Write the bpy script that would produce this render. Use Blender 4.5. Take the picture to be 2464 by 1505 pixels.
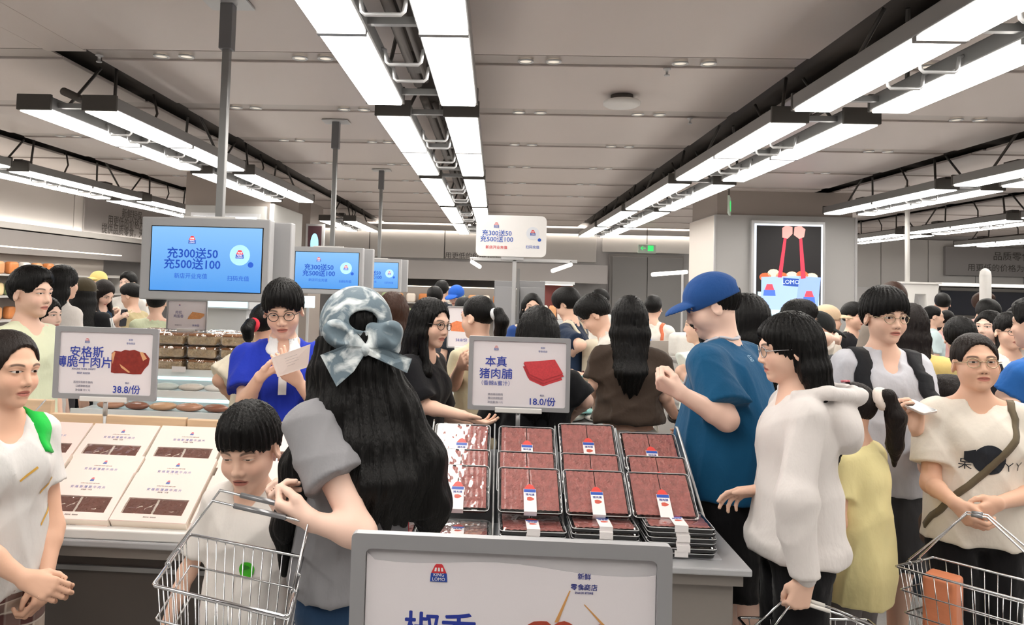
import bpy, bmesh, math, random
import numpy as np
from mathutils import Vector, Matrix
for _o in list(bpy.data.objects): bpy.data.objects.remove(_o)
SC = bpy.context.scene; COL = SC.collection
rnd = random.Random(7)
# ------------------------------------------------------------------ camera, world, exposure
IW, IH, FPX = 2464, 1505, 1800.0
PPX, PPY, CAMZ = 1110.0, 607.0, 1.65
ROLL, PITCH, YAW = math.radians(1.6), math.radians(2.5), math.radians(2.7)
def camera_axes():
    f = np.array([-math.sin(YAW)*math.cos(PITCH), math.cos(YAW)*math.cos(PITCH), math.sin(PITCH)])
    r = np.array([math.cos(YAW), math.sin(YAW), 0.0]); u = np.cross(r, f)
    return r*math.cos(ROLL)+u*math.sin(ROLL), u*math.cos(ROLL)-r*math.sin(ROLL), f
CR, CU, CF = camera_axes(); CPOS = np.array([0, 0, CAMZ])
cam = bpy.data.objects.new('camera', bpy.data.cameras.new('camera')); COL.objects.link(cam)
cam.matrix_world = Matrix(((CR[0], CU[0], -CF[0], 0), (CR[1], CU[1], -CF[1], 0), (CR[2], CU[2], -CF[2], CAMZ), (0, 0, 0, 1)))
cam.data.sensor_fit = 'HORIZONTAL'; cam.data.sensor_width = 36; cam.data.lens = 36*FPX/IW
cam.data.shift_x = (IW/2-PPX)/IW; cam.data.shift_y = (PPY-IH/2)/IW
cam.data.clip_start = 0.05; cam.data.clip_end = 200
SC.camera = cam
world = bpy.data.worlds.new('world'); SC.world = world; world.use_nodes = True
world.node_tree.nodes['Background'].inputs[0].default_value = (0.9, 0.95, 1, 1)
world.node_tree.nodes['Background'].inputs[1].default_value = 0.25
vs = SC.view_settings; vs.view_transform = 'Standard'; vs.look = 'None'; vs.gamma = 1; vs.use_curve_mapping = False
vs.exposure = 0.0
LAMP_POWER = 12.6           # radiance of the strip-light diffusers
SC.cycles.use_adaptive_sampling = True; SC.cycles.adaptive_threshold = .02; SC.cycles.max_bounces = 6; SC.cycles.diffuse_bounces = 3; SC.cycles.glossy_bounces = 3
SC.cycles.transparent_max_bounces = 16; SC.cycles.transmission_bounces = 4
SC.cycles.caustics_reflective = False; SC.cycles.caustics_refractive = False
def at(x, y, d):
    """point at depth (world Y) d seen at photograph pixel x, y"""
    v = CF+(x-PPX)/FPX*CR-(y-PPY)/FPX*CU
    return CPOS+v*(d/v[1])
def proj(p):
    q = np.asarray(p, float)-CPOS; return PPX+FPX*q.dot(CR)/q.dot(CF), PPY-FPX*q.dot(CU)/q.dot(CF)
# ------------------------------------------------------------------ materials
def hexc(h):
    h = h.lstrip('#'); v = [int(h[i:i+2], 16)/255 for i in (0, 2, 4)]
    return tuple(x/12.92 if x <= .04045 else ((x+.055)/1.055)**2.4 for x in v)+(1,)
MATS = {}
def mat(name, col='#808080', rough=.5, metal=0, bump=0, bscale=60, var=0, vscale=8, emit=0, spec=.5, sheen=0, stretch=None, coat=0):
    if name in MATS: return MATS[name]
    m = bpy.data.materials.new(name); m.use_nodes = True; nt = m.node_tree; b = nt.nodes['Principled BSDF']
    c = hexc(col) if isinstance(col, str) else tuple(col)
    b.inputs['Base Color'].default_value = c; b.inputs['Roughness'].default_value = rough; b.inputs['Metallic'].default_value = metal
    b.inputs['Specular IOR Level'].default_value = spec
    if sheen: b.inputs['Sheen Weight'].default_value = sheen
    if coat: b.inputs['Coat Weight'].default_value = coat; b.inputs['Coat Roughness'].default_value = .08
    if emit: b.inputs['Emission Color'].default_value = c; b.inputs['Emission Strength'].default_value = emit
    if bump or var:
        tc = nt.nodes.new('ShaderNodeTexCoord'); src = tc.outputs['Object']
        if stretch:
            mp = nt.nodes.new('ShaderNodeMapping'); mp.inputs['Scale'].default_value = stretch; nt.links.new(src, mp.inputs[0]); src = mp.outputs[0]
    if bump:
        n = nt.nodes.new('ShaderNodeTexNoise'); n.inputs['Scale'].default_value = bscale; n.inputs['Detail'].default_value = 4
        nt.links.new(src, n.inputs['Vector']); bp = nt.nodes.new('ShaderNodeBump'); bp.inputs['Strength'].default_value = bump; bp.inputs['Distance'].default_value = .01
        nt.links.new(n.outputs[0], bp.inputs['Height']); nt.links.new(bp.outputs[0], b.inputs['Normal'])
    if var:
        n = nt.nodes.new('ShaderNodeTexNoise'); n.inputs['Scale'].default_value = vscale; n.inputs['Detail'].default_value = 5
        nt.links.new(src, n.inputs['Vector']); mx = nt.nodes.new('ShaderNodeMix'); mx.data_type = 'RGBA'
        mx.inputs[6].default_value = tuple(x*(1-var) for x in c[:3])+(1,); mx.inputs[7].default_value = tuple(min(1, x*(1+var)) for x in c[:3])+(1,)
        nt.links.new(n.outputs[0], mx.inputs[0]); nt.links.new(mx.outputs[2], b.inputs['Base Color'])
    MATS[name] = m; return m
def thin_glass(name, tint='#ffffff', rough=.03, film=.06, boost=0):
    if name in MATS: return MATS[name]
    m = bpy.data.materials.new(name); m.use_nodes = True; nt = m.node_tree; nt.nodes.remove(nt.nodes['Principled BSDF'])
    out = nt.nodes['Material Output']; tr = nt.nodes.new('ShaderNodeBsdfTransparent'); tr.inputs[0].default_value = hexc(tint)
    gl = nt.nodes.new('ShaderNodeBsdfGlossy'); gl.inputs['Roughness'].default_value = rough
    lw = nt.nodes.new('ShaderNodeLayerWeight'); fr = nt.nodes.new('ShaderNodeMath'); fr.operation = 'POWER'; fr.inputs[1].default_value = 4; nt.links.new(lw.outputs['Facing'], fr.inputs[0])
    tc = nt.nodes.new('ShaderNodeTexCoord'); n = nt.nodes.new('ShaderNodeTexNoise'); n.inputs['Scale'].default_value = 18
    bp = nt.nodes.new('ShaderNodeBump'); bp.inputs['Strength'].default_value = film; bp.inputs['Distance'].default_value = .02
    nt.links.new(tc.outputs['Object'], n.inputs['Vector']); nt.links.new(n.outputs[0], bp.inputs['Height'])
    nt.links.new(bp.outputs[0], gl.inputs['Normal'])
    mx = nt.nodes.new('ShaderNodeMixShader'); ad = nt.nodes.new('ShaderNodeMath'); ad.use_clamp = True; ad.inputs[1].default_value = boost+.04; nt.links.new(fr.outputs[0], ad.inputs[0]); nt.links.new(ad.outputs[0], mx.inputs[0]); nt.links.new(tr.outputs[0], mx.inputs[1]); nt.links.new(gl.outputs[0], mx.inputs[2])
    nt.links.new(mx.outputs[0], out.inputs[0]); MATS[name] = m; return m
# ------------------------------------------------------------------ object helpers
def tag(o, label=None, cat=None, group=None, kind=None):
    if label: o['label'] = label
    if cat: o['category'] = cat
    if group: o['group'] = group
    if kind: o['kind'] = kind
    return o
def empty(name, loc=(0, 0, 0), rz=0, label=None, cat=None, group=None):
    o = bpy.data.objects.new(name, None); COL.objects.link(o); o.location = tuple(loc); o.rotation_euler = (0, 0, rz); o.empty_display_size = .1
    return tag(o, label, cat, group)
def link(name, me, parent=None):
    o = bpy.data.objects.new(name, me); COL.objects.link(o)
    if parent is not None: o.parent = parent
    return o
class MB:
    """collects boxes, tubes, lathes in one mesh"""
    def __init__(s): s.v = []; s.f = []
    def add(s, v, f):
        n = len(s.v); s.v += [tuple(map(float, p)) for p in v]; s.f += [tuple(i+n for i in q) for q in f]; return s
    def box(s, lo, hi, m=None):
        x0, y0, z0 = lo; x1, y1, z1 = hi
        v = [(x0, y0, z0), (x1, y0, z0), (x1, y1, z0), (x0, y1, z0), (x0, y0, z1), (x1, y0, z1), (x1, y1, z1), (x0, y1, z1)]
        if m is not None: v = [tuple(m @ Vector(p)) for p in v]
        return s.add(v, [(0, 3, 2, 1), (4, 5, 6, 7), (0, 1, 5, 4), (1, 2, 6, 5), (2, 3, 7, 6), (3, 0, 4, 7)])
    def cbox(s, c, d, m=None): return s.box([c[i]-d[i]/2 for i in range(3)], [c[i]+d[i]/2 for i in range(3)], m)
    def tube(s, pts, r, n=8, closed=False, cap=True):
        P = [Vector(p) for p in pts]; N = len(P); rs = r if isinstance(r, (list, tuple)) else [r]*N
        v = []; up = None
        for i, p in enumerate(P):
            a = P[(i-1) % N] if (closed or i > 0) else p; b = P[(i+1) % N] if (closed or i < N-1) else p
            t = (b-a).normalized()
            if up is None: up = Vector((0, 0, 1)) if abs(t.z) < .9 else Vector((1, 0, 0))
            x = t.cross(up).normalized(); y = x.cross(t).normalized(); up = y
            for k in range(n):
                w = 2*math.pi*k/n; v.append(p+(x*math.cos(w)+y*math.sin(w))*rs[i])
        f = []
        for i in range(N if closed else N-1):
            j = (i+1) % N
            for k in range(n): f.append((i*n+k, i*n+(k+1) % n, j*n+(k+1) % n, j*n+k))
        if cap and not closed: f.append(tuple(range(n-1, -1, -1))); f.append(tuple((N-1)*n+k for k in range(n)))
        return s.add(v, f)
    def lathe(s, prof, c=(0, 0, 0), n=20, cap=True):
        v = [(c[0]+r*math.cos(2*math.pi*k/n), c[1]+r*math.sin(2*math.pi*k/n), c[2]+z) for r, z in prof for k in range(n)]
        f = [(i*n+k, i*n+(k+1) % n, (i+1)*n+(k+1) % n, (i+1)*n+k) for i in range(len(prof)-1) for k in range(n)]
        if cap: f.append(tuple(range(n-1, -1, -1))); f.append(tuple((len(prof)-1)*n+k for k in range(n)))
        return s.add(v, f)
    def prism(s, poly, z0, z1, m=None):
        n = len(poly); v = [(x, y, z0) for x, y in poly]+[(x, y, z1) for x, y in poly]
        if m is not None: v = [tuple(m @ Vector(p)) for p in v]
        return s.add(v, [tuple(range(n-1, -1, -1)), tuple(range(n, 2*n))]+[(i, (i+1) % n, n+(i+1) % n, n+i) for i in range(n)])
    def mesh(s, name, m, smooth=False, bevel=0, seg=2):
        me = bpy.data.meshes.new(name); me.from_pydata(s.v, [], s.f)
        bm = bmesh.new(); bm.from_mesh(me); bmesh.ops.recalc_face_normals(bm, faces=bm.faces)
        if bevel: bmesh.ops.bevel(bm, geom=[e for e in bm.edges if e.is_manifold and e.calc_face_angle(0) > .6], offset=bevel, segments=seg, profile=.5, affect='EDGES')
        bm.to_mesh(me); bm.free()
        if m is not None: me.materials.append(m)
        if smooth: me.shade_smooth()
        return me
    def build(s, name, m, parent=None, smooth=False, bevel=0, seg=2): return link(name, s.mesh(name, m, smooth, bevel, seg), parent)
def copy_tree(o, parent=None):
    c = o.copy(); COL.objects.link(c)
    if parent is not None: c.parent = parent
    for ch in list(o.children): copy_tree(ch, c)
    return c
def rrect(w, h, r, n=5):
    out = []
    for cx, cy, a0 in ((w/2-r, h/2-r, 0), (-w/2+r, h/2-r, 90), (-w/2+r, -h/2+r, 180), (w/2-r, -h/2+r, 270)):
        for i in range(n+1):
            a = math.radians(a0+90*i/n); out.append((cx+r*math.cos(a), cy+r*math.sin(a)))
    return out
def text_mesh(name, body, size, m, parent=None, loc=(0, 0, 0), rot=(math.pi/2, 0, 0), align='CENTER', bold=0, sx=1, depth=.0004):
    """flat lettering as a mesh (local XZ plane by default)"""
    cu = bpy.data.curves.new(name, 'FONT'); cu.body = body; cu.size = size; cu.align_x = align; cu.align_y = 'CENTER'
    cu.extrude = depth if not bold else 0; cu.resolution_u = 2; cu.space_line = 1.55 if size < .02 else 1.1
    t = bpy.data.objects.new(name, cu); COL.objects.link(t)
    dg = bpy.context.evaluated_depsgraph_get(); me = bpy.data.meshes.new_from_object(t.evaluated_get(dg)); me.name = name
    bpy.data.objects.remove(t); bpy.data.curves.remove(cu)
    if bold:      # thicken the strokes: shifted copies of the flat glyphs
        co = np.zeros(len(me.vertices)*3, np.float32); me.vertices.foreach_get('co', co); co = co.reshape(-1, 3); fs = [tuple(p.vertices) for p in me.polygons]; b = bold*size*.45
        vv, ff = [], []
        for i, (dx, dy) in enumerate(((0, 0), (b, 0), (-b, 0), (0, b), (0, -b))): ff += [tuple(j+len(vv) for j in q) for q in fs]; vv += [tuple(p) for p in co+np.array((dx, dy, .00004*i), np.float32)]
        bpy.data.meshes.remove(me); me = bpy.data.meshes.new(name); me.from_pydata(vv, [], ff)
    me.materials.clear(); me.materials.append(m)
    o = link(name, me, parent); o.location = loc; o.rotation_euler = rot; o.scale = (sx, 1, 1); return o
# ------------------------------------------------------------------ implicit surfaces (numpy) for bodies, hair and clothes
A = lambda *p: np.array(p, dtype=np.float64)
def nrm(v): v = np.asarray(v, float); return v/(np.linalg.norm(v)+1e-12)
class Sdf:
    def __init__(s): s.ops = []; s.disp = None
    def _op(s, mode, fn, lo, hi, k): s.ops.append((mode, fn, np.asarray(lo, np.float32), np.asarray(hi, np.float32), k)); return s
    def cap(s, a, b, r1, r2=None, k=.02, mode='+'):
        a = np.asarray(a, np.float32); b = np.asarray(b, np.float32); r2 = r1 if r2 is None else r2
        ab = b-a; L = float(ab.dot(ab))+1e-9; rm = max(r1, r2)
        def fn(P):
            q = P-a; t = np.clip(q @ ab/L, 0, 1); q -= t[:, None]*ab
            return np.sqrt(np.einsum('ij,ij->i', q, q))-(r1+(r2-r1)*t)
        return s._op(mode, fn, np.minimum(a, b)-rm, np.maximum(a, b)+rm, k)
    def chain(s, pts, rs, k=.02, mode='+'):
        for i in range(len(pts)-1): s.cap(pts[i], pts[i+1], rs[i], rs[i+1], k, mode)
        return s
    def ell(s, c, r, M=None, k=.02, mode='+'):
        c = np.asarray(c, np.float32); r = np.asarray(r, np.float32); M = None if M is None else np.asarray(M, np.float32)
        ext = r if M is None else np.sqrt(((M*r)**2).sum(1))
        def fn(P):
            q = P-c
            if M is not None: q = q @ M
            q = q/r; k0 = np.sqrt(np.einsum('ij,ij->i', q, q)); q = q/r; k1 = np.sqrt(np.einsum('ij,ij->i', q, q))+1e-6
            return np.where(k0 < .2, -float(r.min())*.8, k0*(k0-1)/k1)
        return s._op(mode, fn, c-ext, c+ext, k)
    def box(s, c, r, M=None, rad=.01, k=.01, mode='+'):
        c = np.asarray(c, np.float32); r = np.asarray(r, np.float32); M = None if M is None else np.asarray(M, np.float32)
        ext = r if M is None else np.abs(M) @ r
        def fn(P):
            q = P-c
            if M is not None: q = q @ M
            q = np.abs(q)-(r-rad); return np.sqrt((np.maximum(q, 0)**2).sum(1))+np.minimum(q.max(1), 0)-rad
        return s._op(mode, fn, c-ext, c+ext, k)
    def plane(s, p, n, k=.005):      # keep the side the normal points away from
        p = np.asarray(p, np.float32); n = np.asarray(nrm(n), np.float32)
        return s._op('&', lambda P: (P-p) @ n, (-1e3,)*3, (1e3,)*3, k)
    def grp(s, g, R, c, sc=1, k=.02, mode='+'):
        R = np.asarray(R, np.float32); c = np.asarray(c, np.float32); lo, hi = g.bounds()
        cs = np.array([[x, y, z] for x in (lo[0], hi[0]) for y in (lo[1], hi[1]) for z in (lo[2], hi[2])])*sc @ R.T+c
        return s._op(mode, lambda P: g((P-c) @ R/sc)*sc, cs.min(0), cs.max(0), k)
    def bounds(s):
        b = [(o[2], o[3]) for o in s.ops if o[0] == '+']
        return np.min([x[0] for x in b], 0), np.max([x[1] for x in b], 0)
    def __call__(s, P, full=False):
        P = np.asarray(P, np.float32); d = np.full(len(P), .25 if not full else 9., np.float32)
        for mode, fn, lo, hi, k in s.ops:
            if full or lo[0] < -500: idx = None; b = fn(P)
            else:
                mg = .035+k
                idx = np.nonzero(((P > lo-mg) & (P < hi+mg)).all(1))[0]
                if not len(idx): continue
                b = fn(P[idx])
            a = d if idx is None else d[idx]
            if mode == '+':
                h = np.clip(.5+.5*(a-b)/k, 0, 1); o = a+(b-a)*h-k*h*(1-h)
            else:
                if mode == '-': b = -b
                h = np.clip(.5-.5*(a-b)/k, 0, 1); o = a+(b-a)*h+k*h*(1-h)
            if idx is None: d = o
            else: d[idx] = o
        if s.disp is not None: d = d+s.disp(P)
        return d
    def grad(s, P, e=.0015):
        k = np.array([[1, -1, -1], [-1, -1, 1], [-1, 1, -1], [1, 1, 1]], np.float32); g = np.zeros_like(P)
        for q in k: g += q*s(P+q*e)[:, None]
        return g/(np.linalg.norm(g, axis=1, keepdims=True)+1e-9)
    def snap(s, pts, off=0, it=6):
        P = np.asarray(pts, np.float32).copy()
        for _ in range(it): P -= s.grad(P)*np.clip(s(P)-off, -.04, .04)[:, None]*.9
        return P
    def trace(s, pts, dr, off=.002, n=40):
        P = np.asarray(pts, np.float32).copy(); dr = np.asarray(nrm(dr), np.float32)
        for _ in range(n): P += dr*(np.clip(s(P)-off, -.02, .03)*.8)[:, None]
        return P
def surface(f, h, pad=.02, clip=None, newton=2):
    lo, hi = f.bounds(); lo = lo-pad; hi = hi+pad
    if clip is not None: lo = np.maximum(lo, clip[0]); hi = np.minimum(hi, clip[1])
    nb = np.maximum(np.ceil((hi-lo)/(4*h)).astype(int), 1)
    ax = [lo[i]+(np.arange(nb[i])*4+1.5)*h for i in range(3)]
    C = np.stack(np.meshgrid(*ax, indexing='ij'), -1).reshape(-1, 3).astype(np.float32)
    fc = f(C, full=True).reshape(nb); act = np.abs(fc) < 3.5*h*1.35+.006
    D = np.repeat(np.repeat(np.repeat(fc, 4, 0), 4, 1), 4, 2).astype(np.float32)
    M = np.repeat(np.repeat(np.repeat(act, 4, 0), 4, 1), 4, 2)
    I = np.stack(np.nonzero(M), -1); P = (lo+I*h).astype(np.float32)
    D[M] = f(P)
    ins = (D < 0); D[0] = np.abs(D[0]); D[-1] = np.abs(D[-1]); D[:, 0] = np.abs(D[:, 0]); D[:, -1] = np.abs(D[:, -1]); D[:, :, 0] = np.abs(D[:, :, 0]); D[:, :, -1] = np.abs(D[:, :, -1])
    ins = D < 0; u = ins.astype(np.uint8)
    s8 = u[:-1, :-1, :-1]+u[1:, :-1, :-1]+u[:-1, 1:, :-1]+u[1:, 1:, :-1]+u[:-1, :-1, 1:]+u[1:, :-1, 1:]+u[:-1, 1:, 1:]+u[1:, 1:, 1:]
    ci = np.stack(np.nonzero((s8 > 0) & (s8 < 8)), -1)
    if not len(ci): return np.zeros((0, 3)), np.zeros((0, 4), int)
    vid = np.full(s8.shape, -1, np.int32); vid[ci[:, 0], ci[:, 1], ci[:, 2]] = np.arange(len(ci))
    acc = np.zeros((len(ci), 3)); cnt = np.zeros(len(ci))
    cor = [(0, 0, 0), (1, 0, 0), (0, 1, 0), (1, 1, 0), (0, 0, 1), (1, 0, 1), (0, 1, 1), (1, 1, 1)]
    val = [D[ci[:, 0]+a, ci[:, 1]+b, ci[:, 2]+c] for a, b, c in cor]
    for a, b in ((0, 1), (2, 3), (4, 5), (6, 7), (0, 2), (1, 3), (4, 6), (5, 7), (0, 4), (1, 5), (2, 6), (3, 7)):
        va, vb = val[a], val[b]; m = (va < 0) != (vb < 0); t = np.where(m, va/np.where(m, va-vb, 1), 0)
        pa = np.array(cor[a]); pb = np.array(cor[b]); acc += m[:, None]*(pa+(pb-pa)*t[:, None]); cnt += m
    V = (lo+(ci+acc/cnt[:, None])*h).astype(np.float32)
    Q = []
    for axis in range(3):
        o1, o2 = [(1, 2), (2, 0), (0, 1)][axis]
        sl0 = [slice(None)]*3; sl1 = [slice(None)]*3; sl0[axis] = slice(0, -1); sl1[axis] = slice(1, None)
        e = np.stack(np.nonzero(ins[tuple(sl0)] != ins[tuple(sl1)]), -1)
        e = e[(e[:, o1] > 0) & (e[:, o2] > 0) & (e[:, o1] < D.shape[o1]-1) & (e[:, o2] < D.shape[o2]-1)]
        if not len(e): continue
        d1 = np.zeros(3, int); d1[o1] = 1; d2 = np.zeros(3, int); d2[o2] = 1
        g = lambda x: vid[x[:, 0], x[:, 1], x[:, 2]]
        q = np.stack([g(e-d1-d2), g(e-d2), g(e), g(e-d1)], -1)
        fl = ins[e[:, 0], e[:, 1], e[:, 2]]; q[~fl] = q[~fl][:, ::-1]; Q.append(q)
    Q = np.concatenate(Q); Q = Q[(Q >= 0).all(1)]
    for _ in range(newton): V -= f.grad(V)*np.clip(f(V), -h, h)[:, None]*.9
    return V, Q
def np_mesh(name, V, Q, m, attrs=None, smooth=True, origin=None):
    me = bpy.data.meshes.new(name); V = np.asarray(V, np.float32)
    if origin is not None: V = V-np.asarray(origin, np.float32)
    n = Q.shape[1]; me.vertices.add(len(V)); me.vertices.foreach_set('co', V.ravel())
    me.loops.add(Q.size); me.loops.foreach_set('vertex_index', Q.ravel().astype(np.int32))
    me.polygons.add(len(Q)); me.polygons.foreach_set('loop_start', np.arange(0, Q.size, n, dtype=np.int32)); me.polygons.foreach_set('loop_total', np.full(len(Q), n, np.int32))
    me.update(calc_edges=True)
    if attrs:
        for k, v in attrs.items():
            t = 'FLOAT' if v.ndim == 1 else 'FLOAT_VECTOR'
            a = me.attributes.new(k, t, 'POINT'); a.data.foreach_set('value' if v.ndim == 1 else 'vector', v.astype(np.float32).ravel())
    if m is not None: me.materials.append(m)
    if smooth: me.shade_smooth()
    return me
def drop_faces(V, Q, keepmask):
    Q = Q[keepmask[Q].any(1)]; used = np.unique(Q); mp = np.full(len(V), -1); mp[used] = np.arange(len(used))
    return V[used], mp[Q], used
# ------------------------------------------------------------------ people
class NX:
    """tiny operator wrapper for shader maths"""
    nt = None
    def __init__(s, v): s.v = v
    @staticmethod
    def op(o, *a, clamp=False):
        n = NX.nt.nodes.new('ShaderNodeMath'); n.operation = o; n.use_clamp = clamp
        for i, x in enumerate(a):
            x = x.v if isinstance(x, NX) else x
            if isinstance(x, (int, float)): n.inputs[i].default_value = x
            else: NX.nt.links.new(x, n.inputs[i])
        return NX(n.outputs[0])
    def __add__(s, o): return NX.op('ADD', s, o)
    def __sub__(s, o): return NX.op('SUBTRACT', s, o)
    def __mul__(s, o): return NX.op('MULTIPLY', s, o)
    def __truediv__(s, o): return NX.op('DIVIDE', s, o)
    def abs(s): return NX.op('ABSOLUTE', s)
    def lt(s, e, w):       # 1 below e, fading over w
        n = NX.nt.nodes.new('ShaderNodeMapRange'); n.inputs[1].default_value = e-w; n.inputs[2].default_value = e+w; n.inputs[3].default_value = 1; n.inputs[4].default_value = 0
        NX.nt.links.new(s.v, n.inputs[0]); return NX(n.outputs[0])
    def gt(s, e, w):
        return NX.op('SUBTRACT', 1.0, s.lt(e, w))
def skin(name, col, lip='#b8685e', brow='#2a211d', blush=.12):
    if name in MATS: return MATS[name]
    m = mat(name, col, rough=.5, spec=.35); nt = m.node_tree; b = nt.nodes['Principled BSDF']; NX.nt = nt
    b.inputs['Subsurface Weight'].default_value = 0
    at_ = nt.nodes.new('ShaderNodeAttribute'); at_.attribute_name = 'hp'; sp = nt.nodes.new('ShaderNodeSeparateXYZ'); nt.links.new(at_.outputs['Vector'], sp.inputs[0])
    ae = nt.nodes.new('ShaderNodeAttribute'); ae.attribute_name = 'eo'; eo = NX(ae.outputs['Fac'])
    x, y, z = (NX(sp.outputs[i]) for i in range(3)); ax = x.abs(); front = y.gt(.045, .004)
    sq = lambda v: v*v
    zc = z-.0065
    e = sq((ax-.0315)/.0150)+sq(zc/(eo*.0062)); scl = e.lt(1, .12)*front
    iris = (sq(ax-.0315)+sq(zc)).lt(.0060**2, 6e-6)*scl; lash = e.lt(1.75, .3)*e.gt(.95, .1)*zc.gt(.0006, .0008)*front
    lash2 = e.lt(1.35, .15)*e.gt(1, .1)*zc.lt(0, .001)*front*.35
    u = (ax-.034)/.021; bz = z-.0295+u*u*.005; brow_m = bz.abs().lt(.0038, .0016)*u.abs().lt(.95, .15)*front*.8
    lips = (sq(x/.024)+sq((z+.0635)/.0098)).lt(1, .25)*y.gt(.06, .004)*.85
    mline = (z+.0632-sq(x)*4.0).abs().lt(.0011, .0007)*ax.lt(.022, .002)*y.gt(.06, .004)
    nost = (sq((ax-.0068)/.0042)+sq((z+.0405)/.003)).lt(1, .4)*y.gt(.075, .004)*.75
    blsh = (sq((ax-.042)/.026)+sq((z+.025)/.022)).lt(.6, .6)*front*blush
    tcn = nt.nodes.new('ShaderNodeTexNoise'); tcn.inputs['Scale'].default_value = 9; tcn.inputs['Detail'].default_value = 3
    tco = nt.nodes.new('ShaderNodeTexCoord'); nt.links.new(tco.outputs['Object'], tcn.inputs['Vector'])
    c = hexc(col); cur = None
    def mix(cur, fac, rgb):
        n = nt.nodes.new('ShaderNodeMix'); n.data_type = 'RGBA'
        if isinstance(cur, tuple): n.inputs[6].default_value = cur
        else: nt.links.new(cur, n.inputs[6])
        n.inputs[7].default_value = rgb; nt.links.new(fac.v if isinstance(fac, NX) else fac, n.inputs[0]); return n.outputs[2]
    cur = mix(c, NX(tcn.outputs[0])*.35, (c[0]*.9, c[1]*.8, c[2]*.76, 1))
    cur = mix(cur, blsh, hexc('#d8756a')); cur = mix(cur, lips, hexc(lip)); cur = mix(cur, mline, hexc('#5a2a26')); cur = mix(cur, nost, hexc('#5a2f26'))
    cur = mix(cur, brow_m, hexc(brow)); cur = mix(cur, lash2, hexc('#5a3c34')); cur = mix(cur, lash, hexc('#1c1412')); cur = mix(cur, scl, hexc('#d6ccc4')); cur = mix(cur, iris, hexc('#1f130e'))
    nt.links.new(cur, b.inputs['Base Color'])
    nt.links.new((NX.op('SUBTRACT', .5, scl*.35)).v, b.inputs['Roughness']); return m
SKINS = dict(fair=('#f3d0be',), light=('#efc7b0',), warm=('#e6b99e',), tan=('#c98f6e',))
def skin_of(k): return skin('skin_'+k, *SKINS[k])
def hair_mat(k='black'):
    c, hi = {'black': ('#090808', .55), 'dark': ('#1a1311', .5), 'brown': ('#3a241a', .5), 'soft': ('#241c19', .5)}[k]
    return mat('hair_'+k, c, rough=.45, bump=.5, bscale=34, spec=.22, stretch=(6, 6, .45))
def cloth(col, name=None, rough=.85, var=.05):
    return mat(name or 'cloth_'+col.strip('#'), col, rough=rough, bump=.75, bscale=10, spec=.2, stretch=(1.5, 1.5, .8), sheen=.1, var=var, vscale=5)
def Hd(phi):
    a = math.radians(phi); return np.array([[math.cos(a), math.sin(a), 0], [-math.sin(a), math.cos(a), 0], [0, 0, 1.]])
def Rx(a): a = math.radians(a); return np.array([[1, 0, 0], [0, math.cos(a), -math.sin(a)], [0, math.sin(a), math.cos(a)]])
def Ry(a): a = math.radians(a); return np.array([[math.cos(a), 0, math.sin(a)], [0, 1, 0], [-math.sin(a), 0, math.cos(a)]])
LODS = dict(near=(.0048, .0078, .005), mid=(.008, .012, .0085), far=(.012, .018, .012))
def head_sdf(fem=0, jaw=1.0, fat=0):
    g = Sdf()
    g.ell((0, -.012, .035), (.075, .096, .086)); g.ell((0, .03, -.03), (.061*jaw+fat*.004, .060, .080), k=.03); g.ell((0, .0, -.045), (.062*jaw+fat*.006, .06, .05), k=.03)
    g.ell((0, .066, -.094), (.02, .019, .017), k=.03)
    for s in (-1, 1):
        g.ell((s*.037, .056, -.032), (.024, .024, .022), k=.028)
        g.cap((s*.014, .083, .024), (s*.046, .069, .024), .010, k=.022)
        g.ell((s*.0325, .100, .004), (.019, .016, .012), k=.016, mode='-')
    for s in (-1, 1): g.ell((s*.0315, .0745, .0055), (.0155, .0125, .0115), k=.004)
    g.cap((0, .083, .016), (0, .100, -.028), .0075, .0105, k=.013)
    for s in (-1, 1): g.ell((s*.0105, .092, -.034), (.0085, .010, .0075), k=.008)
    g.cap((-.014, .0835, -.058), (.014, .0835, -.058), .0072, k=.009); g.cap((-.012, .083, -.0695), (.012, .083, -.0695), .0078, k=.008)
    g.ell((0, .098, -.0635), (.026, .012, .0022), k=.006, mode='-')
    for s in (-1, 1):
        g.ell((s*.079, -.012, -.005), (.010, .021, .033), M=Ry(s*-12) @ Hd(s*18), k=.008); g.ell((s*.089, -.006, -.002), (.006, .011, .018), k=.006, mode='-')
    return g
def hand_sdf(ts, curl=(25, 35, 25), thumb=0, spread=1., coarse=False, thumbcurl=0):
    g = Sdf(); kn = [(.028, .090), (.009, .095), (-.010, .090), (-.028, .079)]; ln = [(.044, .026, .022), (.048, .029, .023), (.044, .027, .022), (.034, .020, .019)]
    for (kx, ky) in kn: g.cap((ts*kx*.5, .005, 0), (ts*kx, ky, 0), .0165, .0115, k=.014)
    for i, ((kx, ky), L) in enumerate(zip(kn, ln)):
        p = A(ts*kx, ky, 0); a = 0; dx = ts*kx*.9*spread
        cs = curl[i] if isinstance(curl[0], (tuple, list)) else curl
        for j in range(3):
            a += math.radians(cs[j]); q = p+A(dx*math.cos(a), math.cos(a), -math.sin(a))/math.hypot(1, dx)*L[j]
            r = .0098-.0006*(i == 3) - j*.0011; g.cap(p, q, r*(1.25 if coarse else 1), (r-.001)*(1.25 if coarse else 1), k=.0035); p = q
    t = thumb; a0 = A(ts*.016, .016, -.006); a1 = A(ts*(.044-.012*t), .050, -.012-.018*t); a2 = A(ts*(.055-.03*t), .080, -.016-.030*t); a3 = A(ts*(.058-.045*t), .104-.012*thumbcurl, -.018-.04*t-.01*thumbcurl)
    g.cap(a0, a1, .0175, .0135, k=.016); g.cap(a1, a2, .0125, .0105, k=.006); g.cap(a2, a3, .0105, .008, k=.005); return g
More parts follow.
